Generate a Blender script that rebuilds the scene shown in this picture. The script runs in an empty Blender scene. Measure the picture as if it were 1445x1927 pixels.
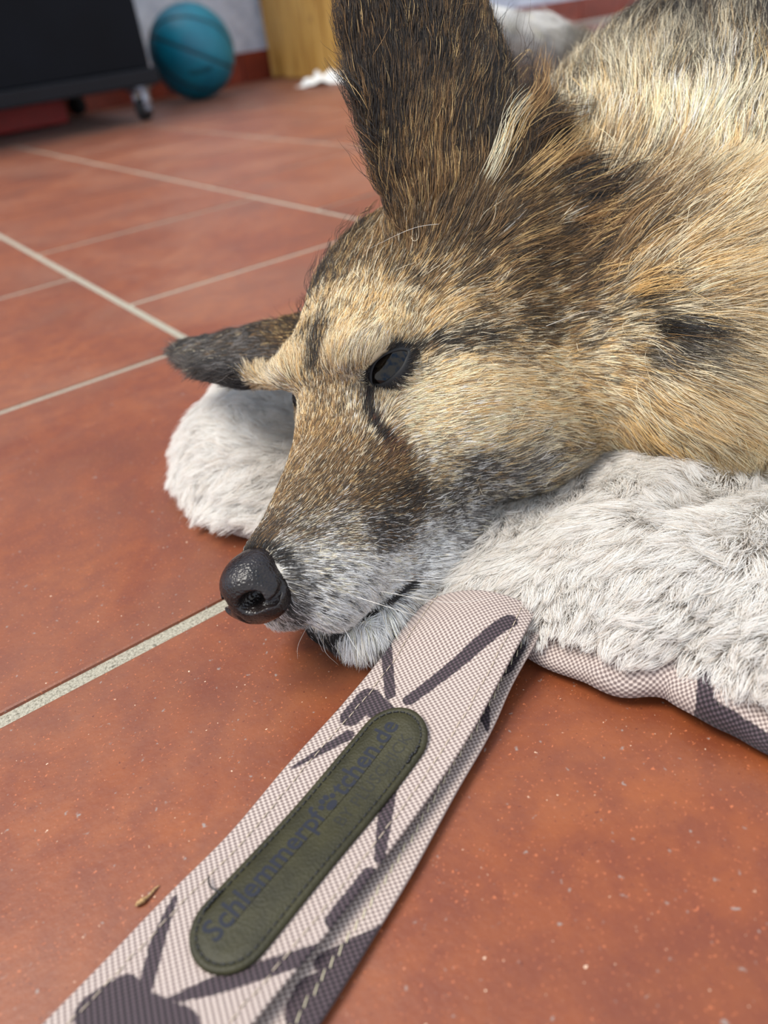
import bpy, bmesh, math, random
import numpy as np
from mathutils import Vector, Matrix
from mathutils.bvhtree import BVHTree
from mathutils.kdtree import KDTree

random.seed(7)
rng = np.random.default_rng(7)
scene = bpy.context.scene
col = scene.collection

# ------------------------------------------------------------------ camera
CAM = np.array([0.0, 0.0, 0.2])
RT = np.array([0.79421339, -0.59696796, -0.113377])
UP = np.array([0.40980217, 0.38845879, 0.82532536])
FW = np.array([0.44865051, 0.70194659, -0.55315794])
FPX = 1447.0
cd = bpy.data.cameras.new('camera')
cam = bpy.data.objects.new('camera', cd)
col.objects.link(cam)
cam.matrix_world = Matrix(((RT[0], UP[0], -FW[0], CAM[0]), (RT[1], UP[1], -FW[1], CAM[1]),
                           (RT[2], UP[2], -FW[2], CAM[2]), (0, 0, 0, 1)))
cd.sensor_fit = 'VERTICAL'
cd.sensor_height = 36.0
cd.lens = 36.0 * FPX / 1927.0
cd.clip_start = 0.01
cd.dof.use_dof = True
cd.dof.focus_distance = 0.272
cd.dof.aperture_fstop = 8.0
scene.camera = cam

# ------------------------------------------------------------------ light
world = bpy.data.worlds.new('sky')
scene.world = world
world.use_nodes = True
wn = world.node_tree.nodes
bg = wn['Background']
wt = world.node_tree
wtc = wn.new('ShaderNodeTexCoord')
wnz = wn.new('ShaderNodeTexNoise')                       # blue sky with broken white cloud all round
wnz.inputs['Scale'].default_value = 2.6
wnz.inputs['Detail'].default_value = 4.0
wrp = wn.new('ShaderNodeValToRGB')
wrp.color_ramp.elements[0].position = 0.40
wrp.color_ramp.elements[0].color = (0.34, 0.58, 1.0, 1)
wrp.color_ramp.elements[1].position = 0.56
wrp.color_ramp.elements[1].color = (1.12, 1.10, 1.06, 1)
wt.links.new(wtc.outputs['Generated'], wnz.inputs['Vector'])
wt.links.new(wnz.outputs[0], wrp.inputs[0])
wt.links.new(wrp.outputs[0], bg.inputs['Color'])
bg.inputs['Strength'].default_value = 1.0
sd = bpy.data.lights.new('sun', 'SUN')
sd.energy = 3.5
sd.angle = math.radians(30)
sd.color = (1.0, 0.95, 0.86)
sun = bpy.data.objects.new('sun', sd)
col.objects.link(sun)
sun.rotation_euler = Vector((0.40, -0.22, -0.88)).to_track_quat('-Z', 'Y').to_euler()
scene.view_settings.view_transform = 'Standard'
scene.view_settings.look = 'None'
scene.view_settings.gamma = 1.0
scene.view_settings.use_curve_mapping = False
scene.view_settings.exposure = 0.42
scene.cycles.max_bounces = 6
scene.cycles.diffuse_bounces = 3
scene.cycles.glossy_bounces = 3
scene.cycles.transmission_bounces = 6


# ------------------------------------------------------------------ helpers
def ray(x, y):
    return FW + (x - 722.5) / FPX * RT - (y - 963.5) / FPX * UP


def at(x, y, d):
    return CAM + ray(x, y) * d


def gz(x, y, z=0.0):
    d = ray(x, y)
    return CAM + d * ((z - CAM[2]) / d[2])


def lin(c):
    c = np.asarray(c, float) / 255.0
    return np.where(c <= 0.04045, c / 12.92, ((c + 0.055) / 1.055) ** 2.4)


def rgba(c):
    l = lin(c)
    return (float(l[0]), float(l[1]), float(l[2]), 1.0)


class NT:
    """small node-tree builder"""
    def __init__(self, name):
        self.m = bpy.data.materials.new(name)
        self.m.use_nodes = True
        self.t = self.m.node_tree
        self.b = self.t.nodes['Principled BSDF']
        self.out = self.t.nodes['Material Output']

    def n(self, typ, props=None, **ins):
        nd = self.t.nodes.new(typ)
        for k, v in (props or {}).items():
            setattr(nd, k, v)
        for k, v in ins.items():
            key = k.replace('_', ' ')
            if key.startswith('i') and key[1:].isdigit():
                key = int(key[1:])
            self.put(nd.inputs[key], v)
        return nd

    def put(self, sock, v):
        if isinstance(v, bpy.types.NodeSocket):
            self.t.links.new(v, sock)
        elif isinstance(v, bpy.types.Node):
            self.t.links.new(v.outputs[0], sock)
        else:
            sock.default_value = v

    def set(self, **ins):
        for k, v in ins.items():
            self.put(self.b.inputs[k.replace('_', ' ')], v)
        return self

    def noise(self, vec, scale, detail=4.0, rough=0.55, dist=0.0):
        return self.n('ShaderNodeTexNoise', Vector=vec, Scale=scale, Detail=detail, Roughness=rough, Distortion=dist)

    def ramp(self, fac, stops, interp='LINEAR'):
        r = self.n('ShaderNodeValToRGB', Fac=fac)
        r.color_ramp.interpolation = interp
        while len(r.color_ramp.elements) < len(stops):
            r.color_ramp.elements.new(0.5)
        for e, (p, c) in zip(r.color_ramp.elements, stops):
            e.position = p
            e.color = c if len(c) == 4 else rgba(c)
        return r

    def mix(self, fac, a, b, mode='MIX'):
        nd = self.n('ShaderNodeMix', {'data_type': 'RGBA', 'blend_type': mode})
        self.put(nd.inputs[0], fac)
        self.put(nd.inputs[6], a)
        self.put(nd.inputs[7], b)
        return nd.outputs[2]

    def math(self, op, a, b=0.0, c=None, clamp=False):
        nd = self.n('ShaderNodeMath', {'operation': op, 'use_clamp': clamp})
        self.put(nd.inputs[0], a)
        self.put(nd.inputs[1], b)
        if c is not None:
            self.put(nd.inputs[2], c)
        return nd.outputs[0]

    def bump(self, h, strength=0.3, dist=0.001):
        return self.n('ShaderNodeBump', Height=h, Strength=strength, Distance=dist).outputs[0]

    def obj(self):
        return self.n('ShaderNodeTexCoord').outputs['Object']


def simple_mat(name, c, rough=0.5, spec=0.5, metal=0.0, nscale=40, namp=0.15):
    N = NT(name)
    v = N.obj()
    a = rgba(c)
    d = tuple(x * (1 - namp) for x in a[:3]) + (1,)
    u = tuple(min(1, x * (1 + namp)) for x in a[:3]) + (1,)
    nz = N.noise(v, nscale)
    N.set(Base_Color=N.ramp(nz.outputs[0], [(0.3, d), (0.7, u)]), Roughness=rough, Metallic=metal)
    N.b.inputs['Specular IOR Level'].default_value = spec
    return N.m


def link(name, me, mat, parent=None, smooth=True):
    o = bpy.data.objects.new(name, me)
    col.objects.link(o)
    if mat is not None and len(me.materials) == 0:
        me.materials.append(mat)
    if parent is not None:
        o.parent = parent
    if smooth:
        me.polygons.foreach_set('use_smooth', [True] * len(me.polygons))
    return o


def mesh_of(name, verts, faces):
    me = bpy.data.meshes.new(name)
    me.from_pydata([tuple(map(float, v)) for v in verts], [], [tuple(map(int, f)) for f in faces])
    me.update()
    return me


def bm_mesh(name, bm):
    me = bpy.data.meshes.new(name)
    bm.to_mesh(me)
    bm.free()
    return me


def box_bm(bm, c, s, bevel=0.0, seg=2, rot=None):
    M = Matrix.Translation(c)
    if rot is not None:
        M = M @ rot
    M = M @ Matrix.Diagonal((s[0], s[1], s[2], 1))
    r = bmesh.ops.create_cube(bm, size=1.0, matrix=M)
    if bevel > 0:
        es = list({e for v in r['verts'] for e in v.link_edges})
        bmesh.ops.bevel(bm, geom=es, offset=bevel, segments=seg, affect='EDGES', profile=0.5)


def box_mesh(name, c, s, bevel=0.0, seg=2, rot=None):
    bm = bmesh.new()
    box_bm(bm, c, s, bevel, seg, rot)
    return bm_mesh(name, bm)


def tube_data(pts, radii, n=8, closed=False):
    """tube along points; returns verts, faces"""
    P = np.asarray(pts, float)
    m = len(P)
    rad = np.broadcast_to(np.asarray(radii, float), (m,))
    if closed:
        T = np.roll(P, -1, 0) - np.roll(P, 1, 0)
    else:
        T = np.gradient(P, axis=0)
    T /= np.linalg.norm(T, axis=1)[:, None] + 1e-12
    a = np.array([0, 0, 1.0]) if abs(T[0][2]) < 0.9 else np.array([1.0, 0, 0])
    nv = np.cross(T[0], a)
    nv /= np.linalg.norm(nv)
    V = []
    for i in range(m):
        nv = nv - T[i] * (nv @ T[i])
        nv /= np.linalg.norm(nv) + 1e-12
        bv = np.cross(T[i], nv)
        for k in range(n):
            t = 2 * math.pi * k / n
            V.append(P[i] + rad[i] * (math.cos(t) * nv + math.sin(t) * bv))
    Fc = []
    for i in range(m if closed else m - 1):
        j = (i + 1) % m
        for k in range(n):
            Fc.append((i * n + k, i * n + (k + 1) % n, j * n + (k + 1) % n, j * n + k))
    if not closed:
        Fc.append(tuple(range(n - 1, -1, -1)))
        Fc.append(tuple((m - 1) * n + k for k in range(n)))
    return V, Fc


def join_data(parts):
    V, Fc = [], []
    for v, f in parts:
        o = len(V)
        V += list(v)
        Fc += [tuple(i + o for i in q) for q in f]
    return V, Fc


def thing(name, label, cat, loc=(0, 0, 0)):
    o = bpy.data.objects.new(name, None)
    o.empty_display_size = 0.05
    col.objects.link(o)
    o.location = loc
    o['label'] = label
    o['category'] = cat
    return o


def tag(o, label, cat):
    o['label'] = label
    o['category'] = cat
    return o


def adopt(o, parent):
    """parent while keeping world-space vertex positions (parent has pure translation)"""
    o.parent = parent
    o.matrix_parent_inverse = Matrix.Translation(parent.location).inverted()
    return o


def catmull(pts, n):
    P = np.asarray(pts, float)
    d = np.r_[0, np.cumsum(np.linalg.norm(np.diff(P, axis=0), axis=1))]
    t = np.linspace(0, d[-1], n)
    m = np.gradient(P, d, axis=0)
    i = np.clip(np.searchsorted(d, t, side='right') - 1, 0, len(P) - 2)
    h = (d[i + 1] - d[i])
    s = ((t - d[i]) / h)[:, None]
    h = h[:, None]
    return ((2 * s ** 3 - 3 * s ** 2 + 1) * P[i] + (s ** 3 - 2 * s ** 2 + s) * h * m[i]
            + (-2 * s ** 3 + 3 * s ** 2) * P[i + 1] + (s ** 3 - s ** 2) * h * m[i + 1])


# ------------------------------------------------------------------ floor
def tile_material():
    N = NT('terracotta')
    geo = N.n('ShaderNodeNewGeometry').outputs['Position']
    oi = N.n('ShaderNodeObjectInfo').outputs['Random']
    big = N.noise(geo, 9.0, 3, 0.6)
    base = N.ramp(big.outputs[0], [(0.25, (78, 32, 8)), (0.5, (112, 50, 13)), (0.75, (132, 68, 22))])
    tint = N.mix(N.math('MULTIPLY', oi, 0.35), base, rgba((132, 70, 32)))
    mid = N.noise(geo, 70.0, 3, 0.65)
    c2 = N.mix(N.ramp(mid.outputs[0], [(0.36, (255, 255, 255)), (0.62, (0, 0, 0))]).outputs[0], tint,
               N.mix(0.6, tint, rgba((96, 40, 18))))
    # dusty film, worn off in patches, shape of its own
    dust = N.noise(geo, 5.0, 4, 0.62, 0.6)
    dm = N.ramp(dust.outputs[0], [(0.44, (0, 0, 0)), (0.68, (150, 150, 150))])
    c3 = N.mix(N.math('MULTIPLY', dm.outputs[0], 0.55), c2, rgba((160, 126, 100)))
    # pale chips, grey specks and small pits, irregular in outline
    def specks(scale, lo_, hi_, colr, prev, seed, detail=2):
        mp = N.n('ShaderNodeMapping', Vector=geo)
        mp.inputs['Location'].default_value = (seed, seed * 1.7, 0)
        nz = N.noise(mp, scale, detail, 0.6)
        f = N.ramp(nz.outputs[0], [(lo_, (0, 0, 0)), (hi_, (255, 255, 255))])
        return N.mix(f.outputs[0], prev, rgba(colr))
    c4 = specks(900, 0.64, 0.74, (168, 92, 54), c3, 1.3)
    c5 = specks(330, 0.68, 0.76, (128, 112, 104), c4, 4.1)
    c6 = specks(520, 0.72, 0.78, (206, 176, 150), c5, 7.7)
    c7 = specks(700, 0.66, 0.78, (84, 34, 16), c6, 2.9)
    smudge = N.noise(geo, 34.0, 3, 0.7)
    c8 = N.mix(N.ramp(smudge.outputs[0], [(0.66, (0, 0, 0)), (0.76, (170, 170, 170))]).outputs[0], c7, rgba((118, 78, 62)))
    h = N.noise(geo, 420, 2).outputs[0]
    rr = N.ramp(big.outputs[0], [(0.3, (95, 95, 95)), (0.7, (140, 140, 140))])
    N.set(Base_Color=c8, Roughness=N.math('ADD', N.math('MULTIPLY', dm.outputs[0], 0.2), 0.46),
          Normal=N.bump(h, 0.22, 0.0006))
    N.b.inputs['Specular IOR Level'].default_value = 0.5
    N.b.inputs['Sheen Weight'].default_value = 0.11          # fine dust film
    N.b.inputs['Sheen Roughness'].default_value = 0.45
    N.b.inputs['Sheen Tint'].default_value = rgba((222, 214, 208))
    return N.m


def grout_material():
    N = NT('grout')
    geo = N.n('ShaderNodeNewGeometry').outputs['Position']
    a = N.noise(geo, 900, 4, 0.7)
    b = N.noise(geo, 160, 4, 0.7)
    c = N.ramp(a.outputs[0], [(0.3, (92, 86, 72)), (0.48, (152, 146, 130)), (0.7, (184, 177, 160))])
    c2 = N.mix(N.ramp(b.outputs[0], [(0.62, (0, 0, 0)), (0.72, (220, 220, 220))]).outputs[0], c, rgba((72, 66, 56)))
    N.set(Base_Color=c2, Roughness=0.95, Normal=N.bump(a.outputs[0], 0.8, 0.0012))
    return N.m


GROUT = 0.0066
PX, PY = 0.29408, 0.29130
X0, Y0 = 0.19988, 0.24875
WALL_Y = 2.85
floor = link('floor', box_mesh('floor', (1.2, 1.05, -0.0262), (5.2, 3.6, 0.05)), grout_material(), smooth=False)
floor['kind'] = 'structure'
tm = tile_material()
tile_me = box_mesh('tile', (0, 0, -0.006), (PX - GROUT, PY - GROUT, 0.012), 0.0013, 2)
tile_me.materials.append(tm)
for i in range(-4, 11):
    for j in range(-3, 10):
        cx = X0 + (i - 0.5) * PX
        cy = Y0 + (j + 0.5 + (0.5 if i % 2 else 0.0)) * PY
        if cy - PY / 2 > WALL_Y - 0.02 or cx > 3.4:
            continue
        t = bpy.data.objects.new('tile', tile_me)
        col.objects.link(t)
        t.location = (cx, cy, random.uniform(-0.0003, 0.0003))
        t.rotation_euler = (random.uniform(-.0008, .0008), random.uniform(-.0008, .0008), random.uniform(-.002, .002))
        t.parent = floor

# ------------------------------------------------------------------ wall and skirting
def wall_material():
    N = NT('rough_plaster')
    v = N.n('ShaderNodeNewGeometry').outputs['Position']
    a = N.noise(v, 30, 5, 0.6)
    c = N.ramp(a.outputs[0], [(0.3, (186, 194, 208)), (0.7, (222, 228, 238))])
    N.set(Base_Color=c, Roughness=0.9, Normal=N.bump(a.outputs[0], 0.6, 0.01))
    return N.m

wall = link('wall_back', box_mesh('wall', (1.2, WALL_Y + 0.08, 1.2), (5.2, 0.15, 2.4)), wall_material(), smooth=False)
wall['kind'] = 'structure'
base = bpy.data.objects.new('baseboard_back', None)
col.objects.link(base)
base['kind'] = 'structure'
sk_me = box_mesh('skirting_tile', (0, 0, 0.0465), (0.292, 0.012, 0.093), 0.002, 2)
sk_me.materials.append(simple_mat('skirting_terracotta', (128, 48, 26), 0.5, nscale=14, namp=0.3))
for k in range(-4, 13):
    s = bpy.data.objects.new('skirting_tile', sk_me)
    col.objects.link(s)
    s.location = (0.15 + k * 0.296, WALL_Y - 0.0015, 0)
    s.parent = base

# ------------------------------------------------------------------ rolling cart
CX, CY = 0.889, 2.17
cart = thing('rolling_cart', 'black rolling cabinet on castors beside the teal basketball', 'cabinet', (0.40, 2.40, 0))
blk = simple_mat('black_board', (6, 10, 17), 0.6, 0.15, nscale=6, namp=0.35)
blk2 = simple_mat('black_edge', (12, 15, 22), 0.5, 0.25, nscale=10, namp=0.2)
steel = simple_mat('castor_steel', (150, 156, 168), 0.35, metal=0.8)
rub = simple_mat('castor_rubber', (20, 20, 22), 0.7)
CW, CDp = 1.0, 0.64
adopt(link('base_board', box_mesh('b', (CX - CW / 2, CY + CDp / 2, 0.1), (CW, CDp, 0.038), 0.004), blk2, smooth=False), cart)
for nm, c, s in (('front_panel', (CX - CW / 2, CY + 0.018, 0.42), (CW - 0.03, 0.018, 0.60)),
                 ('back_panel', (CX - CW / 2, CY + CDp - 0.018, 0.42), (CW - 0.03, 0.018, 0.60)),
                 ('side_panel', (CX - 0.016, CY + CDp / 2, 0.42), (0.018, CDp - 0.06, 0.60)),
                 ('side_panel', (CX - CW + 0.016, CY + CDp / 2, 0.42), (0.018, CDp - 0.06, 0.60)),
                 ('top_board', (CX - CW / 2, CY + CDp / 2, 0.735), (CW, CDp, 0.03))):
    adopt(link(nm, box_mesh(nm, c, s, 0.003), blk, smooth=False), cart)


def castor(x, y, yaw, mat_fork):
    Rz = Matrix.Rotation(yaw, 4, 'Z')
    bm = bmesh.new()
    bmesh.ops.create_cone(bm, cap_ends=True, segments=28, radius1=0.027, radius2=0.027, depth=0.022,
                          matrix=Matrix.Translation((x, y, 0.0275)) @ Rz @ Matrix.Rotation(math.pi / 2, 4, 'X'))
    es = [e for e in bm.edges if len(e.link_faces) == 2 and e.calc_face_angle() > 1.0]
    bmesh.ops.bevel(bm, geom=es, offset=0.005, segments=3, affect='EDGES')
    w = adopt(link('castor', bm_mesh('wheel', bm), rub), cart)
    bm = bmesh.new()
    for s in (-1, 1):
        box_bm(bm, Vector((x, y, 0.047)) + Rz @ Vector((0.002, s * 0.016, 0)), (0.03, 0.003, 0.05), 0.001, 1, Rz)
    box_bm(bm, (x, y, 0.072), (0.04, 0.045, 0.006), 0.001, 1, Rz)
    box_bm(bm, (x, y, 0.078), (0.055, 0.055, 0.004), 0.001, 1, Rz)
    fk = link('fork', bm_mesh('fork', bm), mat_fork)
    fk.parent = w
    bm = bmesh.new()
    bmesh.ops.create_cone(bm, cap_ends=True, segments=12, radius1=0.006, radius2=0.006, depth=0.042,
                          matrix=Matrix.Translation((x, y, 0.0275)) @ Rz @ Matrix.Rotation(math.pi / 2, 4, 'X'))
    ax = link('axle', bm_mesh('axle', bm), mat_fork)
    ax.parent = w

castor(CX - 0.05, CY + 0.035, 0.5, steel)
castor(CX - 0.05, CY + CDp - 0.05, -0.4, rub)
castor(CX - CW + 0.06, CY + 0.035, 0.3, steel)
castor(CX - CW + 0.06, CY + CDp - 0.05, 1.1, rub)

# red tray stored under the cart
tr = thing('plastic_tray', 'red plastic tray stored on the floor under the black cabinet', 'tray', (0.44, 2.61, 0))
red = simple_mat('red_plastic', (170, 14, 8), 0.4)
adopt(link('tray_base', box_mesh('tb', (0.44, 2.61, 0.012), (0.56, 0.22, 0.010), 0.003), red, smooth=False), tr)
for nm, c, s in (('tray_side', (0.44, 2.502, 0.041), (0.57, 0.008, 0.068)), ('tray_side', (0.44, 2.718, 0.041), (0.57, 0.008, 0.068)),
                 ('tray_end', (0.159, 2.61, 0.041), (0.008, 0.21, 0.068)), ('tray_end', (0.721, 2.61, 0.041), (0.008, 0.21, 0.068))):
    adopt(link(nm, box_mesh(nm, c, s, 0.003), red, smooth=False), tr)

# ------------------------------------------------------------------ basketball
BR = 0.127
BC = np.array([1.155, 2.525, BR + 0.0005])
ball = thing('basketball', 'teal rubber basketball with dark seams beside the black cabinet', 'ball', (BC[0], BC[1], 0))


def ball_material():
    N = NT('teal_rubber')
    v = N.obj()
    vo = N.n('ShaderNodeTexVoronoi', Vector=v, Scale=340)
    a = N.noise(v, 12)
    c = N.ramp(a.outputs[0], [(0.3, (0, 98, 122)), (0.7, (8, 124, 146))])
    N.set(Base_Color=c, Roughness=0.45, Normal=N.bump(vo.outputs['Distance'], 0.4, 0.001))
    return N.m


def seam_curves():
    """unit-sphere polylines of the eight-panel pattern in ball axes"""
    t = np.linspace(0, 2 * math.pi, 120, endpoint=False)
    c1 = np.stack([np.cos(t), np.sin(t), 0 * t], 1)
    c2 = np.stack([np.cos(t), 0 * t, np.sin(t)], 1)
    out = [c1, c2]
    for s in (-1, 1):
        y = s * (0.60 - 0.10 * np.cos(2 * t))
        w = np.stack([np.cos(t), y, np.sin(t)], 1)
        rr = np.sqrt(1 - y ** 2)
        w[:, 0] *= rr
        w[:, 2] *= rr
        out.append(w)
    return out

# ball axes: pole P points to the left of the photograph, where the seams meet
pole = (-0.80 * RT + 0.06 * UP - 0.50 * FW)
pole /= np.linalg.norm(pole)
e2 = UP - pole * (UP @ pole)
e2 /= np.linalg.norm(e2)
e3 = np.cross(pole, e2)
rol = 0.0
e2r, e3r = math.cos(rol) * e2 + math.sin(rol) * e3, -math.sin(rol) * e2 + math.cos(rol) * e3
BM = np.stack([pole, e2r, e3r], 1)
seams = []
for k in range(4):          # meridians through the pole
    a = math.pi * k / 4 + 0.227
    t = np.linspace(0, 2 * math.pi, 160, endpoint=False)
    seams.append((np.cos(t)[:, None] * np.array([1, 0, 0]) + np.sin(t)[:, None] * np.array([0, math.cos(a), math.sin(a)])) @ BM.T)
seam_pts = np.concatenate(seams)
bm = bmesh.new()
bmesh.ops.create_icosphere(bm, subdivisions=6, radius=BR)
V = np.array([v.co[:] for v in bm.verts]) / BR
dmin = np.full(len(V), 9.0)
for s in seams:
    nrm = np.cross(s[0], s[40])
    nrm /= np.linalg.norm(nrm)
    dmin = np.minimum(dmin, np.abs(V @ nrm))
g = np.clip(1 - (dmin / 0.055) ** 2, 0, 1)
V2 = V * (BR - 0.0022 * g)[:, None] + BC
for v, p in zip(bm.verts, V2):
    v.co = p
adopt(link('ball_skin', bm_mesh('ball_skin', bm), ball_material()), ball)
sm = simple_mat('seam_rubber', (2, 40, 52), 0.5)
for s in seams:
    vv, ff = tube_data(s * (BR - 0.0042) + BC, 0.0050, 6, True)
    adopt(link('seam', mesh_of('seam', vv, ff), sm), ball)

# dark, worn print on the ball: an unreadable row of short strokes
pr_dir = 0.35 * RT - 0.70 * UP - 0.62 * FW
pr_dir /= np.linalg.norm(pr_dir)
px_ = RT - pr_dir * (RT @ pr_dir)
px_ /= np.linalg.norm(px_)
py_ = np.cross(pr_dir, px_)
if py_ @ UP < 0:
    py_ = -py_
parts = []
for k in range(9):
    u = -0.26 + 0.062 * k
    h = (0.055, 0.04, 0.062, 0.045)[k % 4]
    pts = []
    for v in np.linspace(-h, h, 5):
        d = pr_dir + px_ * (u + 0.3 * v) + py_ * (v - 0.10 + 0.10 * u)
        pts.append(BC + BR * 1.0005 * d / np.linalg.norm(d))
    parts.append(tube_data(pts, 0.0022, 5))
vv, ff = join_data(parts)
adopt(link('printed_mark', mesh_of('pm', vv, ff), simple_mat('ball_print', (10, 42, 52), 0.5)), ball)

# ------------------------------------------------------------------ pine planks against the wall
def pine_material():
    N = NT('pine')
    v = N.obj()
    mp = N.n('ShaderNodeMapping', Vector=v)
    mp.inputs['Scale'].default_value = (14, 14, 1.6)
    a = N.noise(mp, 3.0, 5, 0.6, 0.8)
    c = N.ramp(a.outputs[0], [(0.3, (160, 112, 48)), (0.5, (206, 160, 82)), (0.7, (224, 184, 108))])
    vo = N.n('ShaderNodeTexVoronoi', Vector=v, Scale=7.0)
    k = N.ramp(vo.outputs['Distance'], [(0.05, (255, 255, 255)), (0.14, (0, 0, 0))])
    N.set(Base_Color=N.mix(k.outputs[0], c, rgba((128, 84, 40))), Roughness=0.5)
    return N.m

pine = pine_material()
crate = thing('pine_cabinet', 'pale pine plank cabinet standing against the back wall', 'cabinet', (1.75, 2.55, 0))
for k, (y0, y1, xo) in enumerate(((2.685, 2.83, 0.040), (2.40, 2.672, 0.0), (2.11, 2.39, 0.0))):
    pl = adopt(link('plank', box_mesh('plank', (1.562 + xo, (y0 + y1) / 2, 0.452), (0.026, y1 - y0, 0.90), 0.006, 3), pine, smooth=False), crate)
for y in (2.112, 2.82):
    adopt(link('end_panel', box_mesh('end', (1.765, y, 0.452), (0.36, 0.02, 0.90), 0.004), pine, smooth=False), crate)
adopt(link('top_board', box_mesh('top', (1.76, 2.465, 0.913), (0.44, 0.75, 0.022), 0.004), pine, smooth=False), crate)

# ------------------------------------------------------------------ crumpled tissue
def tissue():
    n = 46
    g = np.linspace(-1, 1, n)
    X, Y = np.meshgrid(g, g, indexing='ij')
    r2 = np.random.default_rng(3)
    Z = np.zeros_like(X)
    for k in range(26):
        a, b = r2.uniform(-7, 7, 2)
        ph = r2.uniform(0, 6.3)
        Z += np.abs(np.sin(a * X + b * Y + ph)) * r2.uniform(0.2, 1) / (1 + 0.12 * (abs(a) + abs(b)))
    Z = (Z - Z.min()) / (Z.max() - Z.min())
    env = np.clip(1.15 - (X ** 2 + Y ** 2) * 0.75, 0.12, 1)
    c0 = gz(618, 157)
    ex = np.array([0.50, -0.62, 0]); ex /= np.linalg.norm(ex)
    ey = np.array([0.62, 0.5, 0]); ey /= np.linalg.norm(ey)
    rr = 1 + 0.18 * np.sin(3 * np.arctan2(Y, X) + 1) + 0.1 * np.sin(7 * np.arctan2(Y, X))
    P = c0 + (X * rr)[..., None] * ex * 0.085 + (Y * rr)[..., None] * ey * 0.05
    P[..., 2] = 0.001 + Z * env * 0.042
    f = [(i * n + j, (i + 1) * n + j, (i + 1) * n + j + 1, i * n + j + 1) for i in range(n - 1) for j in range(n - 1)]
    o = link('crumpled_tissue', mesh_of('tissue', P.reshape(-1, 3), f), simple_mat('tissue_paper', (238, 236, 230), 0.9), smooth=True)
    md = o.modifiers.new('thickness', 'SOLIDIFY')
    md.thickness = 0.0008
    tag(o, 'crumpled white paper tissue on the floor by the pine cabinet', 'tissue')

tissue()

# ------------------------------------------------------------------ fabric print and weave
def fabric_material(name):
    N = NT(name)
    uv = N.n('ShaderNodeUVMap').outputs[0]
    pd = N.n('ShaderNodeAttribute', {'attribute_name': 'print_dist'}).outputs['Fac']
    sep = N.n('ShaderNodeSeparateXYZ', Vector=uv)
    cell = 0.00086
    u = N.math('MULTIPLY', sep.outputs[0], math.pi / cell)
    v = N.math('MULTIPLY', sep.outputs[1], math.pi / cell * 0.9)
    su, sv = N.math('SINE', u), N.math('SINE', v)
    chk = N.math('MULTIPLY', su, sv)                      # checker of warp and weft
    a = N.math('ADD', N.math('MULTIPLY', chk, 0.5), 0.5)
    fine = N.noise(uv, 2600, 2)
    a2 = N.math('ADD', a, N.math('MULTIPLY', N.math('SUBTRACT', fine.outputs[0], 0.5), 0.5))
    light = N.ramp(a2, [(0.22, (106, 91, 87)), (0.45, (142, 127, 120)), (0.75, (184, 169, 160))])  # low stops of both weave ramps paint the shade in thread gaps
    dark = N.ramp(a2, [(0.22, (24, 17, 20)), (0.5, (46, 34, 39)), (0.85, (80, 66, 71))])
    wob = N.noise(uv, 700, 2)
    d = N.math('ADD', pd, N.math('MULTIPLY', N.math('SUBTRACT', wob.outputs[0], 0.5), 0.0012))
    m = N.n('ShaderNodeMapRange', {'clamp': True}, Value=d)
    for k, val in zip(('From Min', 'From Max', 'To Min', 'To Max'), (-0.00022, 0.00022, 1.0, 0.0)):
        m.inputs[k].default_value = val
    N.set(Base_Color=N.mix(m.outputs[0], light, dark), Roughness=0.72, Normal=N.bump(a, 0.55, 0.0005))
    N.b.inputs['Specular IOR Level'].default_value = 0.3
    N.b.inputs['Sheen Weight'].default_value = 0.15
    return N.m

canvas_mat = fabric_material('printed_canvas')


def caps(P, segs):
    """distance of world XY points to a set of tapering strokes given by photo points on the floor plane"""
    d = np.full(len(P), 1.0)
    for (ax, ay), (bx, by), ra, rb in segs:
        A, B = gz(ax, ay, 0.006)[:2], gz(bx, by, 0.006)[:2]
        ba = B - A
        h = np.clip(((P - A) @ ba) / (ba @ ba + 1e-12), 0, 1)
        d = np.minimum(d, np.linalg.norm(P - A - h[:, None] * ba, axis=1) - (ra + (rb - ra) * h))
    return d

PRINT_TOP = [((727, 1205), (736, 1318), .0021, .0019), ((962, 1222), (772, 1332), .0026, .0022),
             ((693, 1322), (662, 1352), .0044, .0040), ((693, 1322), (770, 1400), .0042, .004),
             ((550, 1441), (655, 1388), .0006, .0022), ((733, 1490), (716, 1622), .0026, .0016),
             ((696, 1655), (628, 1738), .0024, .0022), ((655, 1306), (632, 1336), .0012, .0010),
             ((326, 1686), (296, 1765), .0009, .0021), ((296, 1765), (268, 1868), .0021, .0020), ((292, 1888), (400, 1856), .0004, .0024),
             ((400, 1856), (610, 1795), .0024, .0023), ((228, 1866), (170, 1898), .0046, .0044), ((205, 1890), (330, 1950), .0062, .0062),
             ((330, 1930), (320, 1985), .0046, .0046), ((60, 2010), (160, 2060), .002, .002), ((60, 1905), (20, 1990), .002, .002)]
PRINT_LOW = [((968, 1235), (948, 1262), .0042, .004), ((905, 1322), (918, 1372), .0030, .0006), ((935, 1270), (900, 1322), .0022, .003),
             ((722, 1742), (606, 1800), .0022, .0026), ((672, 1826), (590, 1872), .0052, .0066), ((600, 1890), (575, 1925), .006, .004),
             ((548, 1880), (552, 1960), .0022, .0022), ((640, 1990), (560, 2050), .004, .004)]
mat = thing('plush_mat', 'white plush roll-up dog mat with beige canvas underside lying under the dog', 'dog mat', (0.30, 0.15, 0))


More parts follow.
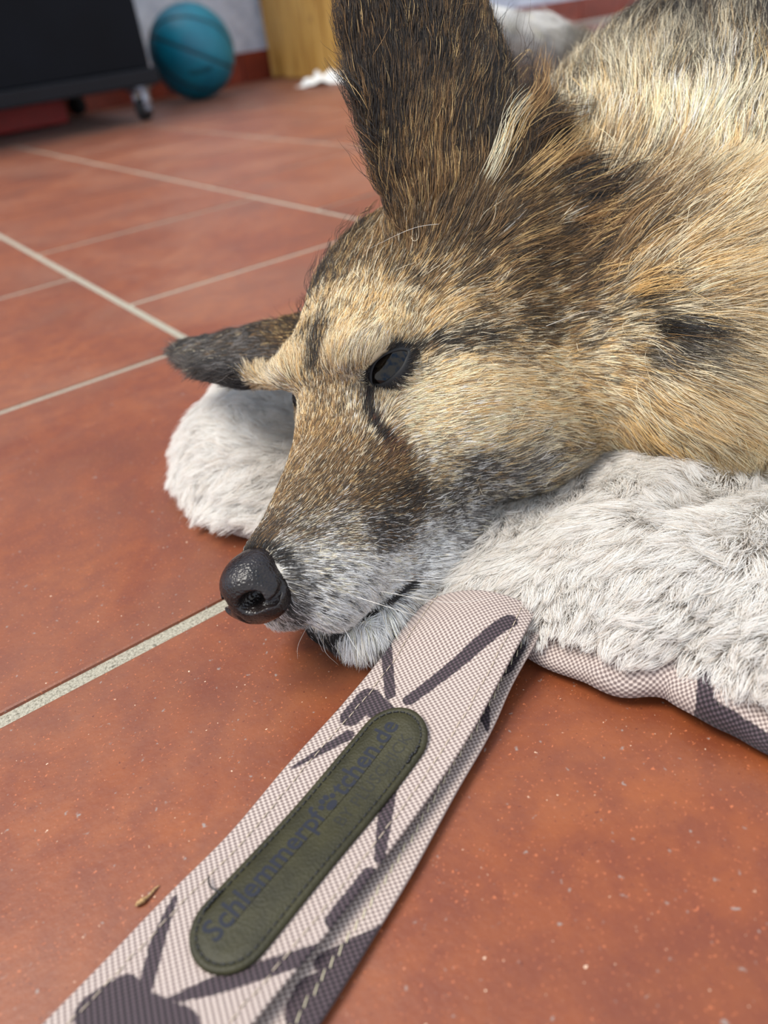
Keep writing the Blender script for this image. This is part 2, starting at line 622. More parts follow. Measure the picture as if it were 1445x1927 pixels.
def ribbon(name, L, R, nu, nv, prints, arch, thick, lift=0.0):
    """woven ribbon between two edge polylines, slightly wavy, real thickness"""
    Lc, Rc = catmull(L, nu), catmull(R, nu)
    w = np.linspace(0, 1, nv)
    P = Lc[:, None] * (1 - w)[None, :, None] + Rc[:, None] * w[None, :, None]
    s = np.linspace(0, 1, nu)[:, None]
    P[..., 2] += arch(s) * (4 * w * (1 - w))[None, :] + lift
    P[..., 2] += 0.0005 * np.sin(s * 21 + 3 * w[None, :]) * np.sin(3.1 * w)[None, :]
    sl = np.r_[0, np.cumsum(np.linalg.norm(np.diff((Lc + Rc) / 2, axis=0), axis=1))]
    wid = np.linalg.norm(Rc - Lc, axis=1).mean()
    top = P.reshape(-1, 3)
    bot = top - np.array([0, 0, thick])
    nT = len(top)
    idx = lambda i, j: i * nv + j
    F_ = []
    for i in range(nu - 1):
        for j in range(nv - 1):
            a, b, c, d = idx(i, j), idx(i + 1, j), idx(i + 1, j + 1), idx(i, j + 1)
            F_.append((a, b, c, d))
            F_.append((d + nT, c + nT, b + nT, a + nT))
        F_.append((idx(i + 1, 0), idx(i, 0), idx(i, 0) + nT, idx(i + 1, 0) + nT))
        F_.append((idx(i, nv - 1), idx(i + 1, nv - 1), idx(i + 1, nv - 1) + nT, idx(i, nv - 1) + nT))
    for j in range(nv - 1):
        F_.append((idx(0, j), idx(0, j + 1), idx(0, j + 1) + nT, idx(0, j) + nT))
        F_.append((idx(nu - 1, j + 1), idx(nu - 1, j), idx(nu - 1, j) + nT, idx(nu - 1, j + 1) + nT))
    V_ = np.concatenate([top, bot])
    me = mesh_of(name, V_, F_)
    pd = caps(V_[:, :2], prints).astype(np.float32)
    at_ = me.attributes.new('print_dist', 'FLOAT', 'POINT')
    at_.data.foreach_set('value', pd)
    uvv = np.stack(np.broadcast_arrays(sl[:, None], (w * wid)[None, :]), -1).reshape(-1, 2)
    uvv = np.concatenate([uvv, uvv])
    ul = me.uv_layers.new(name='UVMap')
    li = np.empty(len(me.loops), int)
    me.loops.foreach_get('vertex_index', li)
    ul.data.foreach_set('uv', uvv[li].ravel().astype(np.float32))
    fl = np.empty(len(me.polygons), bool)
    o = link(name, me, canvas_mat)
    return o, P

ztop = lambda x, y, z: gz(x, y, z)
Lp = [(800, 1132, .011), (757, 1182, .012), (715, 1240, .0095), (640, 1330, .0065), (540, 1440, .005), (430, 1570, .0045), (300, 1700, .0045),
      (190, 1815, .0045), (80, 1927, .0045), (-60, 2070, .0045), (-200, 2220, .0045)]
Rp = [(1010, 1145, .017), (988, 1188, .018), (945, 1268, .0145), (895, 1362, .0115), (815, 1486, .009), (720, 1616, .008), (612, 1757, .0075),
      (520, 1868, .0075), (425, 1985, .0075), (290, 2140, .0075), (150, 2300, .0075)]
strap, SP = ribbon('strap', [gz(*q) for q in Lp], [gz(*q) for q in Rp], 240, 60, PRINT_TOP, lambda s: 0.0065 * np.exp(-(s / 0.13) ** 2), 0.0011)
adopt(strap, mat)
strap['label'] = 'beige canvas strap with dark bone and stick print'
Lp2 = [(918, 1165, .004), (905, 1190, .0045), (850, 1270, .0035), (780, 1360, .003), (690, 1486, .0026), (600, 1616, .0024), (490, 1757, .0024),
       (400, 1868, .0024), (300, 1985, .0024), (170, 2140, .0024), (30, 2300, .0024)]
Rp2 = [(1022, 1178, .012), (1010, 1202, .013), (962, 1290, .008), (931, 1360, .0055), (852, 1500, .004), (770, 1650, .0034), (691, 1780, .003),
       (600, 1925, .003), (515, 2045, .003), (390, 2200, .003), (250, 2360, .003)]
under, UPt = ribbon('strap_return', [gz(*q) for q in Lp2], [gz(*q) for q in Rp2], 240, 40, PRINT_LOW, lambda s: 0 * s, 0.0011)
adopt(under, mat)
# the loop's fold that joins the two layers below the photograph
fa, fb, fc, fd = SP[-1, 0], SP[-1, -1], UPt[-1, -1], UPt[-1, 0]
out_dir = (SP[-1].mean(0) - SP[-12].mean(0)); out_dir[2] = 0; out_dir /= np.linalg.norm(out_dir)
fv, ffc = [], []
for k, t in enumerate(np.linspace(0, math.pi, 9)):
    for q0, q1 in ((fa, fd), (fb, fc)):
        c = (q0 * (1 + math.cos(t)) + q1 * (1 - math.cos(t))) / 2 + out_dir * 0.006 * math.sin(t)
        fv.append(c)
for k in range(8):
    ffc.append((2 * k, 2 * k + 1, 2 * k + 3, 2 * k + 2))
fold = link('strap_fold', mesh_of('fold', fv, ffc), canvas_mat)
sdm = fold.modifiers.new('thickness', 'SOLIDIFY'); sdm.thickness = 0.0011
adopt(fold, mat)


def thread_line(P, wpos, jit, name, parent, colr, r=0.00016, seg_len=0.0026, gap=0.0009, up=0.0002, zig=0.0):
    """running stitch along a ribbon at relative width wpos"""
    nu, nv = P.shape[:2]
    x = wpos * (nv - 1)
    j = int(x)
    line = P[:, j] * (1 - (x - j)) + P[:, min(j + 1, nv - 1)] * (x - j)
    d = np.r_[0, np.cumsum(np.linalg.norm(np.diff(line, axis=0), axis=1))]
    pp = []
    t = 0.0
    r3 = np.random.default_rng(5)
    side = np.array([0.30, -0.95, 0])
    while t + seg_len < d[-1]:
        q = []
        o = r3.normal(0, jit)
        for k in range(4):
            s = t + seg_len * k / 3
            p = np.array([np.interp(s, d, line[:, c]) for c in range(3)])
            p = p + side * (o + zig * (k - 1.5))
            p[2] += up + 0.00012 * math.sin(math.pi * k / 3)
            q.append(p)
        pp.append(tube_data(q, r, 5))
        t += seg_len + gap
    v, f = join_data(pp)
    o = link(name, mesh_of(name, v, f), simple_mat('thread_' + name, colr, 0.6))
    o['kind'] = 'stuff'
    o.parent = parent
    return o

thread_line(SP, 0.13, 0.00015, 'edge_stitching', strap, (176, 160, 140))
thread_line(SP, 0.90, 0.00015, 'edge_stitching', strap, (176, 160, 140))
thread_line(UPt, 0.80, 0.0003, 'edge_stitching', under, (200, 190, 160), zig=0.0003)

# ------------------------------------------------------------------ leather patch on the strap
strap_bvh = BVHTree.FromPolygons([Vector(p) for p in SP.reshape(-1, 3)],
                                 [(i * 60 + j, (i + 1) * 60 + j, (i + 1) * 60 + j + 1, i * 60 + j + 1) for i in range(239) for j in range(59)])


def strap_z(x, y):
    h = strap_bvh.ray_cast(Vector((x, y, 0.2)), Vector((0, 0, -1)))
    return h[0].z if h[0] is not None else 0.006

PA, PB = gz(436, 1742, .008)[:2], gz(737, 1392, .0095)[:2]
PR = 0.0113
pdv = (PB - PA)
PLEN = np.linalg.norm(pdv)
pdv /= PLEN
ppv = np.array([-pdv[1], pdv[0]])


def patch_pt(u, v, h):
    """u metres along the patch from its lower end centre, v across, h above the strap"""
    x, y = PA + pdv * u + ppv * v
    e = max(0.0, (u - PLEN * 0.9) / 0.02)
    return np.array([x, y, strap_z(x, y) + h + 0.0016 * e * e])


def stadium(r, n=28):
    o = []
    for k in range(n + 1):
        t = -math.pi / 2 + math.pi * k / n
        o.append((PLEN + r * math.cos(t), r * math.sin(t)))
    for q in np.linspace(PLEN, 0, 18)[1:-1]:
        o.append((q, r))
    for k in range(n + 1):
        t = math.pi / 2 + math.pi * k / n
        o.append((r * math.cos(t), r * math.sin(t)))
    for q in np.linspace(0, PLEN, 18)[1:-1]:
        o.append((q, -r))
    return o

rings = [(PR, 0.0001), (PR + 0.0001, 0.0007), (PR - 0.00015, 0.00135), (PR - 0.0007, 0.0017), (PR - 0.0016, 0.0017), (PR - 0.0021, 0.00145),
         (PR - 0.0027, 0.0018), (PR - 0.005, 0.0019), (PR - 0.008, 0.0019), (PR - 0.0112, 0.0019)]
PVv, PFf = [], []
for r, h in rings:
    PVv += [patch_pt(u, v, h) for u, v in stadium(r)]
nr = len(stadium(PR))
for a in range(len(rings) - 1):
    for k in range(nr):
        PFf.append((a * nr + k, a * nr + (k + 1) % nr, (a + 1) * nr + (k + 1) % nr, (a + 1) * nr + k))


def leather_material():
    N = NT('olive_leather')
    v = N.n('ShaderNodeNewGeometry').outputs['Position']
    vo = N.n('ShaderNodeTexVoronoi', {'feature': 'SMOOTH_F1'}, Vector=v, Scale=1500)
    nz = N.noise(v, 120, 4)
    c = N.ramp(nz.outputs[0], [(0.3, (36, 34, 18)), (0.7, (50, 47, 26))])
    N.set(Base_Color=c, Roughness=0.55, Normal=N.bump(N.math('ADD', vo.outputs['Distance'], nz.outputs[0]), 0.5, 0.0003))
    N.b.inputs['Specular IOR Level'].default_value = 0.28
    return N.m

patch = adopt(link('leather_patch', mesh_of('patch', PVv, PFf), leather_material()), mat)
patch['label'] = 'olive leather patch with dark blue lettering'
# stitching round the patch
st = stadium(PR - 0.0020)
stw = np.array([patch_pt(u, v, 0.0016) for u, v in st])
stw = np.concatenate([stw, stw[:1]])
dd = np.r_[0, np.cumsum(np.linalg.norm(np.diff(stw, axis=0), axis=1))]
pp, tpos = [], 0.0
while tpos + 0.0016 < dd[-1]:
    q = []
    for k in range(4):
        s = tpos + 0.0016 * k / 3
        p = np.array([np.interp(s, dd, stw[:, c]) for c in range(3)])
        p[2] += 0.00018 * math.sin(math.pi * k / 3)
        q.append(p)
    pp.append(tube_data(q, 0.00026, 6))
    tpos += 0.0023
for (bu, bv) in ((PLEN + 0.001, -PR + 0.0018), (-0.001, PR - 0.0019)):      # doubled-up thread at the two ends of the seam
    for k in range(7):
        q = [patch_pt(bu + k * 0.0009 * (-1 if bu > 0.02 else 1) + a * 0.0012, bv + random.uniform(-.0003, .0003), 0.0019 + 0.0003 * math.sin(math.pi * (a + .5))) for a in (-.5, 0, .5)]
        pp.append(tube_data(q, 0.00034, 6))
q = [patch_pt(0.0045, PR - 0.0018, 0.0018) + np.array([0, 0, 0]), patch_pt(0.0040, PR + 0.0010, 0.0022), patch_pt(0.0048, PR + 0.0035, 0.0016), patch_pt(0.0062, PR + 0.0052, 0.0012)]
pp.append(tube_data(catmull(q, 10), 0.00026, 6))
v_, f_ = join_data(pp)
so = link('stitching', mesh_of('stitching', v_, f_), simple_mat('black_thread', (18, 18, 18), 0.5, nscale=600))
so.parent = patch
so['kind'] = 'stuff'


def text_mesh(txt, size, bold):
    cu = bpy.data.curves.new('lettering', 'FONT')
    cu.body = txt
    cu.size = size
    cu.offset = bold
    cu.extrude = 0.0
    cu.resolution_u = 3
    ob = bpy.data.objects.new('lettering', cu)
    col.objects.link(ob)
    bpy.context.view_layer.update()
    me = bpy.data.meshes.new_from_object(ob.evaluated_get(bpy.context.evaluated_depsgraph_get()))
    bpy.data.objects.remove(ob)
    bm = bmesh.new()
    bm.from_mesh(me)
    bmesh.ops.triangulate(bm, faces=bm.faces)
    V = np.array([v.co[:] for v in bm.verts])
    Fx = [tuple(v.index for v in f.verts) for f in bm.faces]
    bm.free()
    bpy.data.meshes.remove(me)
    return V, Fx


def disc(cx, cy, rx, ry, n=16):
    V = [(cx, cy, 0)] + [(cx + rx * math.cos(2 * math.pi * k / n), cy + ry * math.sin(2 * math.pi * k / n), 0) for k in range(n)]
    return np.array(V), [(0, 1 + k, 1 + (k + 1) % n) for k in range(n)]


def lay(parts, u0, v0, h, name, m):
    V, Fx = [], []
    for Vp, Fp, dx, dy, sx, sy in parts:
        o = len(V)
        for p in Vp:
            V.append(patch_pt(u0 + dx + p[0] * sx, v0 + dy + p[1] * sy, h))
        Fx += [tuple(i + o for i in f) for f in Fp]
    o = link(name, mesh_of(name, V, Fx), m, smooth=False)
    o.parent = patch
    return o

ink = simple_mat('blue_ink', (15, 19, 32), 0.8, nscale=900)
SZ = 0.0092
w1, f1 = text_mesh('Schlemmerpf', SZ, 0.00016)
w2, f2 = text_mesh('tchen.de', SZ, 0.00016)
tot = PLEN + 0.0105
l1, l2, pw = w1[:, 0].max(), w2[:, 0].max(), 0.0066
sx = (tot - pw - 0.0012) / (l1 + l2)
paw = []
for (cx, cy, rx, ry) in ((0.0031, 0.0013, 0.0019, 0.0014), (0.0008, 0.0034, 0.0008, 0.001), (0.0024, 0.0046, 0.0008, 0.0011), (0.0041, 0.0045, 0.0008, 0.0011), (0.0056, 0.0032, 0.0008, 0.001)):
    Vp, Fp = disc(cx, cy, rx, ry)
    paw.append((Vp, Fp, l1 * sx + 0.0004, 0.0, 1.0, 1.0))
lay([(w1, f1, 0, 0, sx, 1.0)] + paw + [(w2, f2, l1 * sx + pw + 0.0008, 0, sx, 1.0)], -0.0055, 0.0002, 0.00195, 'lettering', ink)
w3, f3 = text_mesh('BY PLUSCHICK', 0.0058, -0.00002)
sx3 = 0.0345 / w3[:, 0].max()
lay([(w3, f3, 0, 0, sx3, 1.0)], PLEN - 0.0315, -0.0062, 0.00195, 'embossed_lettering', simple_mat('debossed_leather', (22, 21, 13), 0.75, nscale=900))

# ------------------------------------------------------------------ seed husk on the floor
c0 = gz(262, 1703)
hd = gz(292, 1683) - c0
hd /= np.linalg.norm(hd)
hs = np.array([-hd[1], hd[0], 0])
pts = [c0 - hd * 0.0010 + [0, 0, 0.0006], c0 + [0, 0, 0.0008], c0 + hd * 0.0016 + [0, 0, 0.0008], c0 + hd * 0.0032 + hs * 0.0003 + [0, 0, 0.0006],
       c0 + hd * 0.0052 + hs * 0.0012 + [0, 0, 0.0005], c0 + hd * 0.0068 + hs * 0.0016 + [0, 0, 0.0003]]
vv, ff = tube_data(catmull(pts, 18), np.interp(np.linspace(0, 1, 18), [0, .12, .3, .45, .8, 1], [.0002, .0007, .0008, .0004, .00035, .0001]), 8)
tag(link('seed_husk', mesh_of('husk', vv, ff), simple_mat('dry_husk', (150, 118, 78), 0.8, nscale=1500, namp=0.5)),
    'small dry plant husk lying on the terracotta tile', 'plant debris')

# ------------------------------------------------------------------ dog: frame of the head
HR = np.array([[0.90609416, -0.34084807, -0.25063112], [0.40119712, 0.88027595, 0.25328862], [0.13429161, -0.33005583, 0.93436016]])
HT = np.array([0.06286121, 0.20833691, 0.03367291])
HS = 0.93
YF = np.array([1.0, -1.0, 1.0])


def head_to_world(p):
    """head axes in cm: x back from the nose tip, y to the dog's left, z up through the crown"""
    return CAM + HS * ((np.atleast_2d(p) * YF / 100.0) @ HR.T + HT - CAM)


def world_to_head(w):
    return (((np.atleast_2d(w) - CAM) / HS + CAM - HT) @ HR) * YF * 100.0


def smin(a, b, k):
    h = np.clip(0.5 + 0.5 * (b - a) / k, 0, 1)
    return b + (a - b) * h - k * h * (1 - h)


def smax(a, b, k):
    return -smin(-a, -b, k)


def ellipsoid(P, c, r, R=None):
    q = P - np.asarray(c, float)
    if R is not None:
        q = q @ R
    r = np.asarray(r, float)
    k0 = np.linalg.norm(q / r, axis=1)
    k1 = np.linalg.norm(q / (r * r), axis=1)
    return k0 * (k0 - 1) / (k1 + 1e-9)


def cone(P, a, b, ra, rb):
    a, b = np.asarray(a, float), np.asarray(b, float)
    ba = b - a
    h = np.clip(((P - a) @ ba) / (ba @ ba), 0, 1)
    return np.linalg.norm(P - a - h[:, None] * ba, axis=1) - (ra + (rb - ra) * h)


def hermite(x, xs, ys):
    xs, ys = np.asarray(xs, float), np.asarray(ys, float)
    m = np.gradient(ys, xs)
    x = np.clip(x, xs[0], xs[-1])
    i = np.clip(np.searchsorted(xs, x, side='right') - 1, 0, len(xs) - 2)
    h = xs[i + 1] - xs[i]
    s = (x - xs[i]) / h
    return ((2 * s ** 3 - 3 * s ** 2 + 1) * ys[i] + (s ** 3 - 2 * s ** 2 + s) * h * m[i]
            + (-2 * s ** 3 + 3 * s ** 2) * ys[i + 1] + (s ** 3 - s ** 2) * h * m[i + 1])


HX = [1.5, 2.3, 4.0, 6.0, 8.0, 9.4, 11.0, 13.0, 16.0, 19.0, 22.0]
HW = [1.42, 1.80, 2.25, 2.60, 3.05, 3.50, 4.10, 4.70, 5.20, 5.30, 5.0]      # half width
HZT = [0.15, 0.42, 0.70, 1.30, 2.15, 3.20, 4.40, 5.30, 5.80, 5.50, 4.6]     # top line
HZB = [-2.2, -3.0, -4.5, -5.7, -6.2, -6.4, -6.6, -6.7, -6.7, -6.4, -5.6]    # under line


def head_tube(P):
    x = P[:, 0]
    w, zt, zb = hermite(x, HX, HW), hermite(x, HX, HZT), hermite(x, HX, HZB)
    zc, hz = 0.45 * zt + 0.55 * zb, None
    up = P[:, 2] > zc
    hz = np.where(up, zt - zc, zc - zb)
    nar = 1 - 0.12 * np.clip((P[:, 2] - zc) / (zt - zc + 1e-6), 0, 1)
    wy = w * nar
    q = np.sqrt((P[:, 1] / wy) ** 2 + ((P[:, 2] - zc) / hz) ** 2)
    d = (q - 1) * np.minimum(wy, hz)
    # end caps
    dx = np.maximum(HX[0] - x, x - HX[-1])
    return np.where(dx > 0, np.sqrt(np.maximum(d, 0) ** 2 + dx ** 2), np.maximum(d, dx * 0.5 - 0.0 * dx))


# ears: (base, tip, across) in head cm; leaf with a cupped blade
def ear_frame(base, tip, across):
    base, tip, across = (np.asarray(v, float) for v in (base, tip, across))
    a = tip - base
    L = np.linalg.norm(a)
    a /= L
    b = across - a * (across @ a)
    b /= np.linalg.norm(b)
    return base, a, b, np.cross(a, b), L


def ear_sdf(P, fr, wid, cup, th, lean=0.0, prof=(0.88, 1.0, 1.0, 0.88, 0.60, 0.30, 0.08)):
    base, a, b, n, L = fr
    q = P - base
    s, t, m = q @ a, q @ b, q @ n
    u = np.clip(s / L, 0, 1)
    W = hermite(u, [0, 0.15, 0.35, 0.6, 0.8, 0.93, 1.0], np.array(prof) * wid)
    m0 = cup * (t / wid) ** 2 * (1 - 0.5 * u) + lean * np.sin(math.pi * u)
    dt = np.abs(t) - W
    dm = np.abs(m - m0) - th * (1 - 0.5 * u)
    ds = np.maximum(s - L, -1.6 - s)
    d = smax(smax(dt, dm, 0.35), ds, 0.3)
    return d


# near (left) ear faces the camera; far (right) ear is flopped sideways
view_dir_head = lambda w: world_to_head(CAM)[0] - world_to_head(w)[0]
EAR_L = ear_frame(world_to_head(at(925, 440, 0.302))[0], world_to_head(at(680, -300, 0.264))[0],
                  world_to_head(at(1040, 330, 0.322))[0] - world_to_head(at(700, 330, 0.285))[0])
EAR_R = ear_frame(world_to_head(at(560, 684, 0.338))[0], world_to_head(at(338, 650, 0.385))[0],
                  world_to_head(at(480, 620, 0.400))[0] - world_to_head(at(480, 740, 0.340))[0])
EYE_R = 1.45
EYE_V = np.array([-0.80, 0.47, 0.37])
EYE_C = np.array([10.98, 2.18, 2.02]) - 0.50 * EYE_V
N1, N2, N3 = (world_to_head(np.array(p))[0] for p in ((0.362, 0.246, 0.090), (0.58, 0.32, 0.105), (0.86, 0.46, 0.105)))
C1 = world_to_head(np.array((0.300, 0.176, 0.062)))[0]
TAILS = [world_to_head(np.array(p))[0] for p in ((0.86, 0.62, 0.06), (0.78, 0.74, 0.12), (0.66, 0.74, 0.150), (0.60, 0.70, 0.155))]


def dog_sdf(P):
    d = head_tube(P)
    Q = P * np.array([1, 0, 1]) + np.abs(P) * np.array([0, 1, 0])       # mirrored side
    d = smin(d, ellipsoid(Q, (15.5, 3.6, -1.6), (5.0, 2.9, 3.9)), 1.2)  # cheeks
    d = smin(d, ellipsoid(Q, (17.0, 4.0, -3.6), (5.2, 3.2, 3.4)), 1.5)  # jowl and throat
    d = smin(d, ellipsoid(Q, (11.0, 1.7, 3.5), (1.9, 1.3, 0.7)), 0.9)  # brows
    d = smin(d, ellipsoid(Q, (3.9, 1.3, -2.7), (2.2, 1.15, 1.35)), 0.8)  # whisker pads
    d = smin(d, cone(P, (4.2, 0, -5.0), (12.0, 0, -5.4), 1.5, 2.9), 0.5)
    d = smin(d, cone(Q, (3.4, 1.05, -4.75), (10.0, 1.9, -5.6), 0.9, 1.5), 0.4)   # lower jaw
    # mouth line
    for s in (1, -1):
        for a, b in (((1.5, 0.6 * s, -3.5), (3.4, 1.6 * s, -4.4)), ((3.4, 1.6 * s, -4.4), (6.0, 2.35 * s, -4.7))):
            d = smax(d, -cone(P, a, b, 0.16, 0.16), 0.25)
    # eye sockets
    e = ellipsoid(Q, EYE_C + EYE_V * np.array([1.35, 1.35, 1.35]), (0.85, 0.80, 0.50))
    d = smax(d, -e, 0.5)
    # ears
    d = smin(d, ear_sdf(P, EAR_L, 3.6, -1.1, 0.30), 1.0)
    d = smin(d, ear_sdf(P, EAR_R, 2.8, 0.7, 0.34, 0.0, (0.95, 1.0, 0.92, 0.66, 0.40, 0.20, 0.05)), 0.8)
    # neck, chest and trunk
    d = smin(d, cone(P, (17.5, 0, -0.2), N1, 5.2, 8.5), 3.0)
    d = smin(d, ellipsoid(P, C1, (7.5, 7.0, 6.6)), 3.0)
    d = smin(d, cone(P, N1, N2, 8.5, 10.6), 3.0)
    d = smin(d, cone(P, N2, N3, 10.6, 9.8), 3.0)
    for a, b, ra, rb in zip(TAILS[:-1], TAILS[1:], (3.0, 3.4, 3.2), (3.4, 3.2, 2.0)):
        d = smin(d, cone(P, a, b, ra, rb), 1.5)
    # keep it above the floor
    w = head_to_world(P)
    return smax(d, (0.006 - w[:, 2]) * 100 / HS, 0.5)


def surface_nets(sdf, lo, hi, h, coarse=4, band=1.0):
    lo, hi = np.asarray(lo, float), np.asarray(hi, float)
    nc = np.ceil((hi - lo) / (h * coarse)).astype(int) + 1
    hc = h * coarse
    ax = [lo[i] + hc * np.arange(nc[i]) for i in range(3)]
    G = np.stack(np.meshgrid(*ax, indexing='ij'), -1).reshape(-1, 3)
    dc = np.concatenate([sdf(G[i:i + 400000]) for i in range(0, len(G), 400000)]).reshape(nc)
    near = np.abs(dc) < hc * 1.8 + band
    nf = (nc - 1) * coarse + 1
    rep = lambda A: np.repeat(np.repeat(np.repeat(A, coarse, 0), coarse, 1), coarse, 2)
    off = coarse // 2
    D = np.pad(rep(dc), ((0, 1),) * 3, mode='edge')[off:off + nf[0], off:off + nf[1], off:off + nf[2]].astype(np.float32)
    M = np.pad(rep(near), ((0, 1),) * 3, mode='edge')[off:off + nf[0], off:off + nf[1], off:off + nf[2]]
    nf = D.shape
    I = np.argwhere(M)
    Pm = lo + I * h
    D[M] = np.concatenate([sdf(Pm[i:i + 400000]) for i in range(0, len(Pm), 400000)])
    S = D < 0
    c = S[:-1, :-1, :-1].astype(np.int8)
    cnt = np.zeros(np.array(nf) - 1, np.int8)
    for dx in (0, 1):
        for dy in (0, 1):
            for dz in (0, 1):
                cnt += S[dx:nf[0] - 1 + dx, dy:nf[1] - 1 + dy, dz:nf[2] - 1 + dz]
    act = (cnt > 0) & (cnt < 8)
    cells = np.argwhere(act)
    idx = np.full(act.shape, -1, np.int64)
    idx[act] = np.arange(len(cells))
    acc = np.zeros((len(cells), 3))
    num = np.zeros(len(cells))
    corners = [(x, y, z) for x in (0, 1) for y in (0, 1) for z in (0, 1)]
    cv = {k: D[cells[:, 0] + k[0], cells[:, 1] + k[1], cells[:, 2] + k[2]] for k in corners}
    for a in corners:
        for axis in range(3):
            if a[axis] == 0:
                b = list(a); b[axis] = 1; b = tuple(b)
                va, vb = cv[a], cv[b]
                x = (va < 0) != (vb < 0)
                t = np.where(x, va / np.where(x, va - vb, 1), 0)
                p = np.tile(np.array(a, float), (len(cells), 1))
                p[:, axis] = t
                acc[x] += p[x]
                num[x] += 1
    V = lo + h * (cells + acc / num[:, None])
    faces = []
    for axis in range(3):
        o1, o2 = [(1, 2), (2, 0), (0, 1)][axis]
        sl0 = [slice(None)] * 3; sl1 = [slice(None)] * 3
        sl0[axis] = slice(0, -1); sl1[axis] = slice(1, None)
        ch = S[tuple(sl0)] != S[tuple(sl1)]
        E = np.argwhere(ch)
        ok = (E[:, o1] > 0) & (E[:, o2] > 0) & (E[:, o1] < nf[o1] - 1) & (E[:, o2] < nf[o2] - 1)
        E = E[ok]
        ins = S[tuple(E.T)]
        def cid(d1, d2):
            q = E.copy(); q[:, o1] += d1; q[:, o2] += d2
            return idx[tuple(q.T)]
        quad = np.stack([cid(-1, -1), cid(0, -1), cid(0, 0), cid(-1, 0)], 1)
        quad[~ins] = quad[~ins][:, ::-1]
        faces.append(quad)
    return V, np.concatenate(faces)

DOG_LO, DOG_HI, DOG_H = (-0.5, -45.0, -18.0), (99.0, 22.0, 22.0), 0.26

# ------------------------------------------------------------------ dog body
dog = thing('dog', 'tan, black and cream long-haired dog resting its head on the plush mat', 'dog', (0.45, 0.32, 0))
DV, DF = surface_nets(dog_sdf, DOG_LO, DOG_HI, DOG_H)
DW = head_to_world(DV)
# light smoothing
nb_ = np.concatenate([DF[:, [0, 1]], DF[:, [1, 2]], DF[:, [2, 3]], DF[:, [3, 0]]])
for it in range(2):
    acc = np.zeros_like(DW); cnt = np.zeros(len(DW))
    np.add.at(acc, nb_[:, 0], DW[nb_[:, 1]]); np.add.at(cnt, nb_[:, 0], 1)
    np.add.at(acc, nb_[:, 1], DW[nb_[:, 0]]); np.add.at(cnt, nb_[:, 1], 1)
    DW = 0.5 * DW + 0.5 * acc / cnt[:, None]
# triangulate, fix winding so that normals point outward (head axes are mirrored)
T = np.concatenate([DF[:, [0, 1, 2]], DF[:, [0, 2, 3]]])
fn = np.cross(DW[T[:, 1]] - DW[T[:, 0]], DW[T[:, 2]] - DW[T[:, 0]])
cen = DW[T].mean(1)
g0 = dog_sdf(world_to_head(cen[:4000] + 0.002 * fn[:4000] / (np.linalg.norm(fn[:4000], axis=1)[:, None] + 1e-12)))
if np.mean(g0 > 0) < 0.5:
    T = T[:, ::-1]; DF = DF[:, ::-1]; fn = -fn
area = np.linalg.norm(fn, axis=1) / 2
vn = np.zeros_like(DW)
for k in range(3):
    np.add.at(vn, T[:, k], fn)
vn /= np.linalg.norm(vn, axis=1)[:, None] + 1e-12
dbvh = BVHTree.FromPolygons([Vector(p) for p in DW], [tuple(int(i) for i in t) for t in T])


def hit(x, y):
    h = dbvh.ray_cast(Vector(CAM), Vector(ray(x, y)).normalized())
    return (np.array(h[0]), np.array(h[1])) if h[0] is not None else (None, None)


# ------------------------------------------------------------------ plush mat body
EDGE_PX = [(830, 1170), (990, 1236), (1040, 1262), (1100, 1284), (1150, 1314), (1200, 1318), (1245, 1312), (1290, 1345), (1340, 1374), (1400, 1392), (1445, 1420)]
ed = [gz(x, y, 0.0) for x, y in EDGE_PX]
ey = np.array([p[1] for p in ed]); ex = np.array([p[0] for p in ed])
far_pts = [(0.128, 0.225), (0.116, 0.262), (0.103, 0.288), (0.101, 0.315), (0.104, 0.340), (0.115, 0.362), (0.142, 0.385), (0.175, 0.402)]
near_pts = [(0.176, 0.040), (0.186, 0.010), (0.190, -0.03), (0.196, -0.08), (0.20, -0.14), (0.21, -0.20)]
E_Y = np.r_[[p[1] for p in far_pts][::-1], ey, [p[1] for p in near_pts]]
E_X = np.r_[[p[0] for p in far_pts][::-1], ex, [p[0] for p in near_pts]]
o_ = np.argsort(E_Y)
E_Y, E_X = E_Y[o_], E_X[o_]


def edge_x(y):
    return np.interp(y, E_Y, E_X)


def vnoise(p, scale, seed):
    """smooth value noise for (N,2) or (N,3) points"""
    r = np.random.default_rng(seed)
    T = r.uniform(-1, 1, (37, 41, 43)).astype(np.float32)
    q = np.asarray(p, float) * scale
    if q.shape[1] == 2:
        q = np.c_[q, np.zeros(len(q))]
    i = np.floor(q).astype(int)
    f = q - i
    f = f * f * (3 - 2 * f)
    out = np.zeros(len(q))
    for dx in (0, 1):
        for dy in (0, 1):
            for dz in (0, 1):
                w = (f[:, 0] if dx else 1 - f[:, 0]) * (f[:, 1] if dy else 1 - f[:, 1]) * (f[:, 2] if dz else 1 - f[:, 2])
                out += w * T[(i[:, 0] + dx) % 37, (i[:, 1] + dy) % 41, (i[:, 2] + dz) % 43]
    return out

FARY = 0.402


